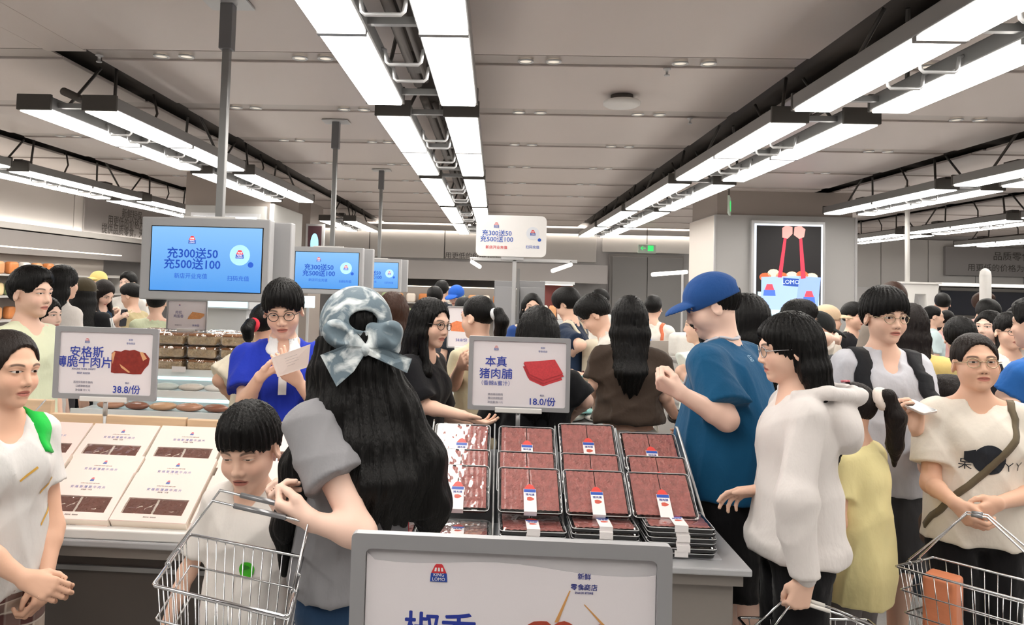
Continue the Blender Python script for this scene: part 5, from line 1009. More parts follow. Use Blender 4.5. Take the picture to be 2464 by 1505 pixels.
J = P18; mb = MB()
for a in np.linspace(0, 6.283, 5, endpoint=False): mb.tube([J['HL'](-.03+.012*math.cos(a), .0+.012*math.sin(a), .128), J['HL'](-.03+.013*math.cos(a), .013*math.sin(a), .138)], .007, 8)
pm(J, mb, 'hair_clip', mat('clip_pink', '#e88a94', rough=.4)); 
for x in (-.012, .012): decal(J, [[(x+.009*math.cos(a), .014*math.sin(a)) for a in np.linspace(0, 6.28, 12, endpoint=False)]], J['chest']+J['R']*.10-J['F']*.05-J['Z']*.0, J['R']*.8+J['F']*.6, J['Z'], cloth('#c96a5e'), 'red_print')
P19 = person(dict(hx=2128, htop=694, d=3.42, phi=176, head=(0, 3, 0), lod='near', skin='light', hs=1.0, w=1.0, eo=.72, jaw=1.0, hair=Sht(fringe=1, line=.044, vol=1.9, part=-.01), glasses='#b9a98c', label='young man with glasses and black backpack straps on a pale grey tee', top_w=tee('#cdced6', sleeve=.9, hem=.475, ease=.03, drop=.02, sease=.04), bot=dict(col='#4a4a4d', leg=.98, ease=.04),
    armL=dict(w=('px', 2206, 1035, 3.02), e=('px', 2235, 1125, 3.25), curl=((45, 45, 25),)*4, palm=(.7, .1, .4), fd=(.1, .2, 1), thumb=.5), armR=dict(w=(.26, .08, .84))))
m_strap = cloth('#26272b')
for s in (-1, 1): strap(P19, [P19['nb']+P19['R']*s*.105-P19['F']*.06-P19['u']*.02, P19['nb']+P19['R']*s*.110+P19['F']*.02-P19['u']*.02, P19['chest']+P19['R']*s*.130+P19['F']*.11, P19['chest']+P19['R']*s*.155+P19['F']*.07-P19['u']*.10], .062, m_strap, 'backpack_strap', th=.007)
strap(P19, [P19['chest']+P19['R']*.03+P19['F']*.12+P19['u']*.02, P19['waist']-P19['R']*.14+P19['F']*.08], .007, cloth('#8d8e98'), 'cord')
bk = Sdf(); bk.box(P19['chest']-P19['F']*.20-P19['u']*.06, (.15, .07, .2), Hd(176), rad=.05); thing_sdf('backpack', bk, .012, m_strap, 'black backpack on the back of the young man in pale grey', 'backpack')
def phone(c, right, up, label, col='#d8c9c2', w=.072, h=.15):
    right, up = nrm(right), nrm(up); nn = np.cross(right, up); M_ = Matrix([[*(right[i], nn[i], up[i]), c[i]] for i in range(3)]+[[0, 0, 0, 1]]); r = empty('phone', label=label, cat='phone'); r.matrix_world = M_
    MB().prism(rrect(w, h, .01, 4), -.004, .004, Matrix(((1, 0, 0, 0), (0, 0, -1, 0), (0, 1, 0, 0), (0, 0, 0, 1)))).build('phone_body', mat('phone_'+col.strip('#'), col, rough=.3, metal=.3), r, bevel=.001); MB().prism(rrect(w-.006, h-.008, .008, 4), 0, .0006, Matrix(((1, 0, 0, 0), (0, 0, -1, .0046), (0, 1, 0, 0), (0, 0, 0, 1)))).build('phone_screen', mat('phone_glass', '#0c0d10', rough=.1), r); MB().box((-.028, -.0062, .045), (-.008, -.0040, .067)).build('camera_bump', mat('phone_glass', '#0c0d10'), r); return r
phone(at(2208, 980, 2.96), A(.95, .25, .20), A(-.2, .95, .20), 'pale phone held up by the young man with the backpack', w=.068, h=.125)
P20 = person(dict(hx=2338, htop=800, d=3.02, phi=192, head=(4, -6, 3), lod='near', skin='warm', hs=1.0, w=.98, fat=.3, eo=.5, jaw=1.05, hair=('bun', dict(line=.058, tz=-.03, part=-.006)), hcol='soft', glasses='#b9a98c', label='woman in a cream tee with a dark duck print, holding up a loaded wire basket', top_w=tee('#e9e1d5', sleeve=.72, hem=.485, ease=.026, bust=1, sease=.034), bot=dict(col='#161518', ease=.03),
    armR=dict(w=('px', 2296, 1210, 2.72), e=('px', 2240, 1165, 2.98), curl=((40, 50, 30),)*4, palm=(-.75, .1, -.2), fd=(-.55, .6, -.75), thumb=.3), armL=dict(w=('px', 2400, 1212, 2.70), e=('px', 2500, 1185, 2.95), curl=((40, 50, 30),)*4, palm=(.75, .1, -.2), fd=(.8, .5, -.35), thumb=.3)))
J = P20; cc = J['chest']-J['u']*.045+J['R']*.0+J['F']*.06; ca = [(.055*math.cos(a), .055*math.sin(a)) for a in np.linspace(0, 6.283, 26, endpoint=False)]; duck = cloth('#2b2f36')
decal(J, [ca, [(-.045, .036), (-.082, .026), (-.080, -.006), (-.072, -.012), (-.045, -.02)]], cc, -J['R'], J['Z'], duck, 'duck_print', off=.002); decal_text(J, '呆', .045, cc+J['R']*.075-J['Z']*.025, -J['R'], J['Z'], duck, 'print_lettering', off=.002); decal_text(J, 'ㄚㄚ', .04, cc-J['R']*.085-J['Z']*.025, -J['R'], J['Z'], duck, 'print_lettering', off=.002)
strap(J, [J['nb']-J['R']*.12-J['u']*.0, J['chest']-J['R']*.085+J['F']*.12+J['u']*.03, J['chest']+J['R']*.01+J['F']*.13-J['u']*.09, J['waist']+J['R']*.12+J['F']*.11-J['u']*.03, J['hip']+J['R']*.17+J['F']*.02], .024, cloth('#6e6350'), 'bag_strap')
b2 = Sdf(); bc = at(2262, 1268, 3.08); b2.ell(bc, (.05, .09, .075)); b2.box(bc-A(0, 0, .03), (.045, .085, .06), rad=.03, k=.03); thing_sdf('shoulder_bag', b2, .007, cloth('#5d4a40'), 'brown shoulder bag with a scarf beside the woman in the cream tee', 'bag')
# ---- middle distance
mid = [
 dict(hx=640, htop=726, d=3.95, phi=25, head=(-6, 0, 0), skin='warm', hair=Pny(len=.10, tz=.0, line=.07), tie='#d83848', tie_r=.014, label='woman with a red hair tie in a loose cream shirt behind the blue polo', top_w=tee('#e4dac4', sleeve=.95, ease=.045, sease=.05), bot=dict(col='#cfc5b2'), w=1.0, armL=dict(w=(-.24, .12, .92), e=('px', 528, 915, 3.92))),
 dict(hx=1150, htop=708, d=4.0, phi=-42, head=(-12, 6, 0), skin='light', hs=1.0, hair=Pny(len=.16, tz=.01, line=.07, tw=1.2), tie='#dfe3e6', label='woman with a white hair tie and ponytail in a beige tee, back turned', top_w=tee('#cfc6a8', sleeve=.75), bot=dict(col='#3a3634'), w=.92, armL=dict(e=('px', 1092, 925, 3.88), w=('px', 1110, 880, 3.66))),
 dict(hx=1297, htop=738, d=3.5, phi=6, head=(0, 12, 0), hs=1.1, hair=Lng(len=.16, vol=1.2), label='woman in black with thick dark hair, hidden behind the 18.0 sign', top_w=tee('#141417', sleeve=.95, ease=.028), bot=dict(col='#121215'), armR=dict(e=('px', 1408, 965, 3.42), w=('px', 1375, 1000, 3.62)), armL=dict(w=(-.16, .25, .95)), w=1.05),
 dict(hx=1432, htop=714, d=4.75, phi=-78, head=(0, 38, 0), lean=20, hs=1.0, skin='light', hair=Sht(fringe=0, line=.058, vol=1.5), eo=.4, label='man in profile bending left over the chiller, bracelet on his arm', top_w=tee('#d9d5cd', sleeve=.7), bot=dict(col='#2a2b30'), armL=dict(e=('px', 1452, 898, 4.48), w=('px', 1395, 908, 4.32), curl=(45, 50, 30)), armR=dict(w=(.05, .45, .95))),
 dict(hx=1515, htop=711, d=4.0, phi=6, head=(-4, 4, 0), hs=1.03, hair=Lng(len=.20, width=.055, vol=1.15), label='woman with straight black hair in a dark brown tee, seen from behind', top_w=tee('#43372f', sleeve=.82, ease=.032, hem=.60, gather=1, fold=.007), bot=dict(col='#b9b6b2', ease=.035), w=1.0, armR=dict(e=('px', 1596, 950, 3.95), w=('px', 1630, 1012, 4.1), curl=(40, 40, 25)), armL=dict(e=('px', 1432, 925, 3.98), w=(-.15, .3, .95))),
 dict(hx=1690, htop=738, d=4.7, phi=-70, hair=Lng(len=.2), label='woman in a puffy white blouse half hidden behind the stout man', top_w=tee('#e6efe9', sleeve=.8, sease=.07, ease=.04), bot=dict(col='#1a1a1e', skirt=.3), armL=dict(e=('px', 1640, 895, 4.55), w=('px', 1690, 950, 4.4)), w=.95),
 dict(hx=1793, htop=712, d=3.95, phi=-10, head=(0, 10, 0), hs=1.2, hair=Lng(len=.14, vol=1.9, width=.07), label='woman with thick dark hair just behind the stout man in teal', top_w=tee('#20242c'), bot=dict(col='#18181c')),
 dict(hx=2192, htop=730, d=4.2, phi=40, head=(0, 5, 0), hair=Lng(len=.22, vol=1.2), hcol='dark', label='woman in a yellow tee with long dark hair behind the backpack man', top_w=tee('#e3c87e', sleeve=.8, ease=.03), bot=dict(col='#38424c'), armR=dict(e=('px', 2272, 915, 4.15), w=('px', 2285, 965, 4.0)), w=1.0),
 dict(hx=2288, htop=905, d=3.65, phi=-25, child=1, skin='warm', hs=1.1, hair=Sht(vol=1.3, nape=-.07), hcol='dark', label='small child with dark hair between the backpack man and the cream tee', top_w=tee('#dcd6d0'), bot=dict(col='#2d4f9c')),
 dict(hx=2500, htop=715, d=3.55, phi=-30, hair='short', label='man in a bright blue tee cut off by the picture edge', top_w=tee('#2b68b4', sleeve=.8, ease=.03), bot=dict(col='#22242a'), w=1.1, armL=dict(e=('px', 2420, 955, 3.5), w=('px', 2460, 1005, 3.35))),
 dict(hx=76, htop=641, d=3.6, phi=97, head=(4, 2, 0), skin='light', hs=1.04, hair=Sht(vol=1.3, line=.056), eo=.55, label='smiling young man in profile in a pale green tee on the far left', top_w=tee('#dfe3c4', sleeve=.8), bot=dict(col='#33363c'), w=1.05),
 dict(hx=1985, htop=752, d=5.2, phi=92, head=(0, 22, 0), skin='fair', hair=Pny(len=.1), cap=dict(col='#1c1f20', z=.012), label='woman in a black cap looking down, hand at her chin', top_w=tee('#ece7e0', sleeve=.8), bot=dict(col='#222326'), armR=dict(w=('px', 2012, 818, 5.05), curl=(60, 60, 40)), w=.9),
]
MP = [person({'lod': 'mid', **q}) for q in mid]
wb_ = MB().tube([tuple(MP[3]['wL']+nrm(MP[3]['eL']-MP[3]['wL'])*.03+A(math.cos(a)*.010, 0, math.sin(a)*1)*.033) for a in np.linspace(0, 6.283, 14, endpoint=False)], .007, 6, closed=True); pm(MP[3], wb_, 'bracelet', mat('bracelet_dark', '#5a2a24'))
dv = nrm(MP[4]['wR']-MP[4]['eR']); x_ = nrm(np.cross(dv, A(0, 0, 1))); y_ = np.cross(dv, x_); wc = MP[4]['wR']-dv*.04
wt = MB().tube([tuple(wc+(x_*math.cos(a)+y_*math.sin(a))*.034) for a in np.linspace(0, 6.283, 14, endpoint=False)], .009, 6, closed=True); pm(MP[4], wt, 'watch', mat('watch_dark', '#2b2320'))
# ---- background shoppers
fars = [
 dict(hx=1281, htop=705, d=6.4, phi=178, hair=Lng(len=.2, line=.066), label='woman in a white and blue face mask with centre parted dark hair', top_w=tee('#2d4c8c'), mask=1, eo=.6),
 dict(hx=1352, htop=696, d=5.9, phi=-62, head=(0, 25, 0), hair=Sht(fringe=1, line=.04, vol=2.0, nape=-.075), label='woman with a short dark bob in navy, cream backpack on her back', top_w=tee('#1d2c44', sleeve=.8), bot=dict(col='#131417'), armL=dict(w=('px', 1378, 850, 5.7))),
 dict(hx=1572, htop=711, d=7.2, phi=25, hair=Sht(vol=1.1), label='man in a white tee with orange and blue straps beyond the brown tee', top_w=tee('#e6dfd6', sleeve=.8), skin='light'),
 dict(hx=1446, htop=696, d=8.6, phi=-110, hair=Sht(vol=1.2), label='man in white with a dark shoulder strap near the grey double door', top_w=tee('#e6e2da')),
 dict(hx=1922, htop=722, d=4.7, phi=98, hair=Sht(fringe=1, vol=1.4, nape=-.09, line=.05), glasses='#2a2422', label='woman with chin length black hair and glasses in front of the lightbox pillar', top_w=tee('#3a3f4a')),
 dict(hx=1990, htop=733, d=6.0, phi=92, hair=Sht(), cap=dict(col='#d9bfa0', z=.012), label='person in a beige cap behind the woman in the black cap', top_w=tee('#d8cfc4')),
 dict(hx=2052, htop=728, d=6.6, phi=150, hair=Sht(vol=1.3), label='person in dark clothes at the pillar edge beside the backpack man', top_w=tee('#1d1d22')),
 dict(hx=2243, htop=734, d=8.0, phi=105, hair=Pny(len=.1), label='woman in a pale blue tee before the dark shop windows', top_w=tee('#cfe2e6')),
 dict(hx=2278, htop=745, d=8.8, phi=60, hair=Pny(len=.15), label='girl in a pinkish top next to the pale blue tee', top_w=tee('#e3b8b4')),
 dict(hx=2310, htop=766, d=4.6, phi=25, head=(0, 8, 0), hair=Sht(vol=1.7, nape=-.07), label='short man with black hair behind the woman in the cream tee', top_w=tee('#1e1e24')),
 dict(hx=2382, htop=746, d=5.5, phi=-120, hair=Lng(len=.25, **{'front': 1}), skin='fair', label='woman with long dark hair and a pale face beside the boy in glasses', top_w=tee('#2a2a30')),
 dict(hx=2428, htop=752, d=4.9, phi=188, child=1, hs=1.0, hair=Sht(fringe=1, line=.05, vol=1.1), glasses='#2a2422', label='boy in glasses and a dark vest over a white tee', top_w=tee('#e9e6e2'), armL=dict(w=('px', 2470, 818, 4.7)), vest=1),
 dict(hx=2378, htop=722, d=6.6, phi=10, hair=Sht(vol=1.8), label='man with thick black hair behind the pale faced woman', top_w=tee('#2c2f3a')),
 dict(hx=2366, htop=704, d=8.2, phi=150, hair=Sht(vol=1.4), hcol='brown', label='tall person with brown hair under the dark shop windows', top_w=tee('#caa39a')),
 dict(hx=2447, htop=738, d=6.0, phi=200, hair=Lng(len=.2), label='woman with dark hair at the edge behind the boy in glasses', top_w=tee('#33343c')),
 dict(hx=2268, htop=706, d=9.5, phi=20, hair=Sht(vol=1.3), label='dark haired man far off against the dark windows', top_w=tee('#20222a')),
 dict(hx=2150, htop=680, d=5.8, phi=10, hair=Sht(vol=1.4), hcol='brown', label='tall person whose brown hair shows above the backpack man', top_w=tee('#8a8078')),
 dict(hx=152, htop=638, d=5.2, phi=28, hair=Lng(len=.16, vol=1.3), label='woman with long black hair in a white shirt behind the profile man', top_w=tee('#eae4df', sleeve=1.9), bot=dict(col='#55565c')),
 dict(hx=110, htop=712, d=4.5, phi=98, hair=Lng(len=.12), skin='fair', label='woman in profile half hidden by the young man in pale green', top_w=tee('#e2dad4'), ),
 dict(hx=205, htop=668, d=5.9, phi=-12, hair=Lng(len=.2, vol=1.2), cap=dict(col='#4a4232', z=.0, brim=1), label='woman in an olive cap and black jacket with three white sleeve stripes', top_w=tee('#17181c', sleeve=1.9, ease=.035), bot=dict(col='#1a1b20'), stripes=1),
 dict(hx=250, htop=676, d=6.6, phi=108, head=(0, 32, 0), hair=Lng(len=.2, vol=1.0, front=1), hcol='dark', skin='fair', label='woman with loose dark hair looking down at her phone', top_w=tee('#1f3a52'), bot=dict(col='#26262c'), armR=dict(w=('px', 274, 772, 6.4), curl=(40, 45, 25)), armL=dict(w=('px', 286, 768, 6.55), curl=(40, 45, 25))),
 dict(hx=238, htop=652, d=9.0, phi=200, hair=Sht(), cap=dict(col='#e8cf86', z=.0), label='person in a pale yellow cap by the bread shelves', top_w=tee('#c9bba4')),
 dict(hx=311, htop=654, d=8.0, phi=185, hair=Sht(vol=1.2, line=.056), skin='fair', label='man with short black hair just beside the big blue screen', top_w=tee('#c7c3be')),
 dict(hx=313, htop=682, d=7.0, phi=-85, head=(0, 12, 0), hair=Sht(vol=1.2, nape=-.03), label='young man in a khaki vest over a black tee under the big screen', top_w=tee('#b9aa83', sleeve=.5, ease=.03), bot=dict(col='#3a3a34'), skin='light'),
 dict(hx=378, htop=694, d=6.2, phi=-15, hair=Sht(), label='person in a pale green shirt hidden above by the big screen', top_w=tee('#cfd6b6', sleeve=.8)),
 dict(hx=946, htop=702, d=4.1, phi=-8, hair=Lng(len=.22, vol=1.2), hcol='brown', label='woman with reddish brown hair and white top beyond the denim cap', top_w=tee('#e8e4e2', sleeve=.9)),
 dict(hx=1063, htop=676, d=9.4, phi=20, hair=Sht(vol=1.5), label='tall dark haired person at the back shelves', top_w=tee('#34373e')),
 dict(hx=1047, htop=690, d=8.2, phi=-30, hair=Sht(vol=1.4), label='dark haired person just left of the staff member in the blue cap', top_w=tee('#4a4a52')),
 dict(hx=1095, htop=687, d=8.6, phi=-150, head=(0, 18, 0), hair=Sht(), cap=dict(col='#2a62c4', z=.0, brim=1), label='staff member in a bright blue cap and checked shirt at the back shelves', top_w=dict(col='#6f8fb8', mat=plaid('plaid_blue', '#e3e6ea', '#5d7fae', '#2f4a78', 120))),
 dict(hx=1116, htop=716, d=7.0, phi=-20, hair=Sht(vol=1.4), label='dark haired person between the glasses woman and the ponytail', top_w=tee('#2c3038')),
]
BP = []
for q in fars:
    J = person({'lod': 'far' if q['d'] > 5.7 else 'mid', 'bot': dict(col='#2b2d33'), **q}); BP.append(J)
    if q.get('mask'):
        mk = Sdf(); mk.ell((0, .052, -.052), (.052, .052, .042)); mk.plane((0, .03, 0), (0, -1, 0)); w_ = Sdf(); w_.grp(mk, J['Mh'], J['hc'], J['hs']); add_sdf(J, 'face_mask', w_, .006, mottle('mask_print', '#eef2f6', '#4f86c4', 26, .52, .6))
    if q.get('stripes'):
        for k in range(3): strap(J, [J['sR']+J['R']*.06+J['F']*(-.028+.024*k)+A(0, 0, .02), (J['sR']+J['eR'])/2+J['R']*.08+J['F']*(-.028+.024*k), J['eR']+J['R']*.06+J['F']*(-.028+.024*k)], .012, cloth('#f0f0f0'), 'sleeve_stripe')
    if q.get('vest'):
        for s in (-1, 1): decal(J, [[(s*.045, -.16), (s*.14, -.16), (s*.12, .11), (s*.075, .11)]], J['chest']+J['F']*.05, -J['R'], J['Z'], cloth('#23262b'), 'vest_panel', off=.006, step=.03)
J = BP[1]; bp = Sdf(); bp.box(J['chest']-J['F']*.19-J['u']*.10, (.125, .065, .16), Hd(-62), rad=.05); bp.box(J['waist']-J['F']*.25+J['u']*.03, (.09, .03, .07), Hd(-62), rad=.025, k=.015); thing_sdf('backpack', bp, .009, cloth('#ddd3bd'), 'cream backpack worn by the woman with the dark bob', 'backpack'); 
for s in (-1, 1): strap(J, [J['nb']+J['R']*s*.08-J['F']*.09-J['u']*.06, J['nb']+J['R']*s*.085+J['F']*.0, J['chest']+J['R']*s*.11+J['F']*.10, J['waist']+J['R']*s*.13+J['F']*.04], .04, cloth('#ddd3bd'), 'backpack_strap', th=.006)
J = BP[2]; strap(J, [J['nb']+J['R']*.09+J['F']*.05, J['nb']+J['R']*.09-J['F']*.04-J['u']*.02, J['chest']+J['R']*.11-J['F']*.1], .03, cloth('#dd7a58'), 'strap'); bp = Sdf(); bp.box(J['chest']-J['F']*.17-J['R']*.06-J['u']*.08, (.09, .05, .13), Hd(25), rad=.04); thing_sdf('backpack', bp, .011, cloth('#2a6cc0'), 'small bright blue backpack beyond the brown tee', 'backpack')
phone((BP[20]['wR']+BP[20]['wL'])/2+BP[20]['F']*.08+A(0, 0, .02), BP[20]['R'], A(.1, 0, 1), 'dark phone held by the woman with loose dark hair', '#3a3c44')
ORD = ['first', 'second', 'third', 'fourth', 'fifth', 'sixth', 'seventh', 'eighth', 'ninth', 'tenth', 'eleventh', 'twelfth', 'thirteenth', 'fourteenth', 'fifteenth', 'sixteenth', 'seventeenth']
# ------------------------------------------------------------------ baskets, chillers, shelves and far goods
m_wire = mat('chrome_wire', '#d5d6d8', rough=.16, metal=1)
def basket(label, corner, ax, ay, w, dp, z, hgt=.21, grip_at=None, grip_col='#8f8f92'):
    """wire basket: rim corner, in-plane axes, rim height"""
    r = empty('wire_basket', corner+A(0, 0, z-hgt-corner[2]), 0, label, 'basket'); ax = nrm(ax); ay = nrm(ay); T = .86
    def pt(u, v, t): k = 1-(1-T)*t; return Vector(ax*((u-.5)*k+.5)*w+ay*((v-.5)*k+.5)*dp+A(0, 0, hgt*(1-t)))
    ring = lambda t: [pt(0.02, 0, t), pt(.98, 0, t), pt(1, .02, t), pt(1, .98, t), pt(.98, 1, t), pt(.02, 1, t), pt(0, .98, t), pt(0, .02, t)]
    MB().tube(ring(0), .0042, 8, closed=True).build('rim', m_wire, r, True); MB().tube(ring(.34), .0026, 6, closed=True).build('hoop', m_wire, r, True); MB().tube(ring(.68), .0026, 6, closed=True).build('hoop', m_wire, r, True); MB().tube(ring(1), .003, 6, closed=True).build('bottom_ring', m_wire, r, True)
    mb = MB(); n = 12; q = 9
    for i in range(1, n): mb.tube([pt(i/n, 0, 0), pt(i/n, 0, 1), pt(i/n, 1, 1), pt(i/n, 1, 0)], .0016, 5)
    for i in range(1, q): mb.tube([pt(0, i/q, 0), pt(0, i/q, 1), pt(1, i/q, 1), pt(1, i/q, 0)], .0016, 5)
    tag(mb.build('wire_mesh', m_wire, r, True), kind='stuff')
    o = Vector(r.location)
    for s, g in zip((.36, .64), grip_at):
        a, b = Vector(g[0])-o, Vector(g[1])-o; e = MB().tube([pt(0, s, 0)+Vector((0, 0, -.004)), pt(0, s, 0)+Vector((0, 0, .012)), a, b, pt(1, s, 0)+Vector((0, 0, .012)), pt(1, s, 0)+Vector((0, 0, -.004))], .0032, 8).build('handle', m_wire, r, True)
        m = (a+b)/2; d_ = (b-a)*.27; MB().tube([m-d_, m+d_], .0062, 10).build('grip', mat('grip_'+grip_col.strip('#'), grip_col, rough=.3, metal=.6 if grip_col[1] < 'a' else 0), e, True)
        for u in (0, 1): MB().tube([pt(u, s, 0)+Vector(ax*.007*math.cos(t))+Vector((0, 0, .007*math.sin(t))) for t in np.linspace(0, 6.28, 10, endpoint=False)], .002, 6, closed=True).build('eyelet', m_wire, e, True)
    return r
g0, g1 = at(512, 1206, 1.74), at(742, 1258, 1.70)
basket('empty chrome wire basket held in front of the boy by the cap woman', A(-.725, 1.62, 0), A(.328, -.12, 0), A(-.055, .33, 0), .35, .33, .98, .22, ((g0, g1), (g0+A(.0, .045, .012), g1+A(0, .04, .012))))
g2, g3 = at(2326, 1238, 2.62), at(2376, 1246, 2.58)
b2_ = basket('chrome wire basket holding snack packs in front of the woman in cream', A(1.395, 2.68, 0), A(.70, -.70, 0), A(.85, .5, 0), .46, .22, .725, .22, ((g2, g3), (g2+A(.02, .03, 0), g3+A(.02, .03, 0))))
pb = A(1.03, 1.70, .86); ob = Sdf(); ob.box(A(1.545, 2.665, .61), (.05, .05, .10), Hd(45), rad=.012); thing_sdf('snack_bag', ob, .006, mat('orange_pack', '#e89066', rough=.4, bump=.3, bscale=20), 'orange snack bag standing in the basket of the woman in cream', 'snack bag')
pk = empty('snack_box', (1.70, 2.53, .512), math.radians(-45), 'clear lidded snack box with a white label inside the full basket', 'snack box'); MB().box((-.085, -.06, 0), (.085, .06, .055)).build('contents', mat('brown_snack', '#4a3026', rough=.4, bump=.6, bscale=60, var=.5, vscale=50), pk, bevel=.02); MB().box((-.092, -.066, 0), (.092, .066, .064)).build('lid', m_lid, pk, bevel=.015); MB().box((-.05, -.02, .0645), (.05, .02, .0655)).build('label', m_lab, pk); MB().box((-.03, -.010, .0656), (.02, .006, .066)).build('label_print', m_lred, pk)
gh = at(1950, 1440, 2.42)
basket('wire basket with pale grips hanging from the hand of the woman in the white jacket', A(.84, 2.24, 0), A(.42, .03, 0), A(-.02, .30, 0), .43, .30, gh[2]-.12, .2, ((gh+A(-.055, -.01, -.005), gh+A(.075, -.04, -.03)), (gh+A(-.055, .02, .0), gh+A(.075, .0, -.03))), '#e8e4de')
# chiller island behind the counter
m_ch = mat('chiller_white', '#d4d6d8', rough=.35, metal=.15); m_led = mat('cyan_led', '#c6f4f6', emit=1.4)
chl = empty('chiller_island', (-.55, 4.75, 0), 0, 'pale tiered chiller island with cyan light strips behind the counter', 'chiller')
for i, (y, z, y2) in enumerate(((4.46, .82, 4.70), (4.70, .91, 4.90), (4.90, 1.02, 5.5))):
    MB().box((-2.0, y-4.75, 0 if i == 0 else z-.2), (.65, y2-4.75, z)).build('deck', m_ch, chl, bevel=.006); MB().box((-2.0, y-4.75-.012, z-.03), (.65, y-4.75, z+.018)).build('price_rail', mat('rail_white', '#eceeee', rough=.4), chl); MB().box((-1.98, y-4.75-.016, z-.05), (.63, y-4.75-.002, z-.032)).build('light_strip', m_led, chl)
# wrapped bread on the chiller
m_bread = mat('bread_brown', '#e8c197', rough=.6, bump=.8, bscale=60, var=.4, vscale=35); m_wrap = thin_glass('clear_wrap', rough=.08, film=.7, boost=.2)
def bread():
    r = empty('wrapped_bread'); MB().box((-.098, -.09, .003), (.098, .09, .066)).build('bread', m_bread, r, bevel=.018); MB().box((-.096, -.088, .060), (.096, .088, .076)).build('floss_topping', mat('floss', '#c98445', rough=.8, bump=1, bscale=120, var=.4, vscale=60), r, bevel=.012); MB().box((-.104, -.096, 0), (.104, .096, .084)).build('wrapper', m_wrap, r, bevel=.02); return r
br = bread(); fb = True
for cx in range(4):
    for rz in range(3):
        for ry in range(2):
            if ry and rz < 2 and cx in (0, 3): continue
            o = br if fb else copy_tree(br); fb = False; o.location = (-2.40+.225*cx, 5.02+.22*ry, 1.022+.086*rz); o.rotation_euler = (0, 0, rnd.uniform(-.06, .06))
            tag(o, 'clear wrapped floss bread, '+('bottom', 'middle', 'top')[rz]+' of the '+('front', 'rear')[ry]+' pile, '+('first', 'second', 'third', 'fourth')[cx]+' from the pale green man', 'bread', 'wrapped breads piled on the chiller')
tgc = at(430, 889, 4.85); thing_mb('price_card', MB().box(tgc-A(.045, .004, .018), tgc+A(.045, .004, .018)), m_lab, 'small white blank price card on the rail under the wrapped breads', 'price card')
# packets on the lower decks
cols_ = ['#d9cfc4', '#b98a70', '#e7e2dc', '#8a5a48', '#cfd6d0', '#c9a07c']
pkm = MB(); bm = bmesh.new(); bmesh.ops.create_uvsphere(bm, u_segments=12, v_segments=8, radius=.5); me_ = []
for v in bm.verts: s_ = 1-.35*abs(v.co.x)*2*abs(v.co.x); v.co = Vector((v.co.x*.17, v.co.y*.11*s_*1.1, v.co.z*.05+.025))
for i, cc_ in enumerate(cols_):
    m_ = bpy.data.meshes.new('packet'); bm.to_mesh(m_); m_.materials.append(mat('packet_'+cc_.strip('#'), cc_, rough=.25, bump=.5, bscale=30)); m_.shade_smooth(); me_.append(m_)
bm.free(); wherex = ['under the wrapped breads', 'behind the blue polo', 'behind the cap woman', 'behind the woman in black', 'behind the 18.0 sign', 'by the brown tee']
for i in range(30):
    o = link('snack_packet', me_[i % 6]); lower = i % 2; x = -2.45+.083*i; o.location = (x, 4.58 if lower else 4.80, .822 if lower else .912); o.rotation_euler = (0, 0, rnd.uniform(-.4, .4))
    tag(o, 'soft '+('cream', 'tan', 'white', 'brown', 'pale grey', 'light brown')[i % 6]+' snack packet on the '+('lower' if lower else 'middle')+' chiller deck, '+ORD[i//2]+' along', 'snack packet', 'snack packets on the chiller decks')
# shelf units with goods along the walls
m_shelf = mat('shelf_grey', '#c5c2bf', rough=.5); m_glow = mat('shelf_light', '#fff3dc', emit=2.2)
def shelf(label, loc, L, rz, zs, dep=.45, tall=.45, lamp=1):
    r = empty('shelf_unit', loc, rz, label, 'shelf')
    for z in zs: MB().box((-L/2, -dep, z-.03), (L/2, 0, z)).build('shelf_board', m_shelf, r, bevel=.003)
    MB().box((-L/2, 0, 0), (L/2, .03, zs[-1]+tall)).build('back_panel', mat('shelf_back', '#a79f98', rough=.6), r)
    for s in (-L/2, L/2-.03): MB().box((s, -dep, 0), (s+.03, 0, zs[-1]+.02)).build('side_panel', m_shelf, r)
    if lamp: MB().box((-L/2+.05, -dep+.05, zs[-1]+.42), (L/2-.05, -dep+.08, zs[-1]+.44)).build('shelf_lamp', m_glow, r)
    return r
bag = MB(); b3 = bmesh.new(); bmesh.ops.create_cube(b3, size=1); bmesh.ops.bevel(b3, geom=list(b3.edges), offset=.22, segments=2, profile=.5, affect='EDGES')
for v in b3.verts: v.co = Vector((v.co.x*.20, v.co.y*.13, (v.co.z+.5)*.20))
gm = []
for i, cc_ in enumerate(('#e2a878', '#efe4d8', '#d98a50', '#f3d9a8', '#e9e6e0', '#b9cf9a')):
    m_ = bpy.data.meshes.new('goods'); b3.to_mesh(m_); m_.materials.append(mat('goods_'+cc_.strip('#'), cc_, rough=.4, bump=.3, bscale=25)); m_.shade_smooth(); gm.append(m_)
b3.free(); cn2 = ('tan', 'cream', 'orange', 'straw yellow', 'white', 'pale green')
shelf('bread shelves along the wall beyond the profile man', (X0+.55, 11.0, 0), 8.0, math.radians(90), (.9, 1.28, 1.62)); n_ = 0
for zi, z in enumerate((.9, 1.28, 1.62)):
    for k in range(12):
        o = link('bread_bag', gm[(k*2+zi*3) % 6]); o.location = (X0+.80, 9.4+.33*k, z); o.rotation_euler = (0, 0, math.radians(90)+rnd.uniform(-.2, .2)); tag(o, cn2[(k*2+zi*3) % 6]+' bread bag on the '+('lowest', 'middle', 'top')[zi]+' wall shelf, '+ORD[k]+' along', 'bread bag', 'bread bags on the wall shelves')
shelf('long shelves with lit goods at the back wall', (-1.2, 20.2, 0), 6.0, 0, (.75, 1.15)); 
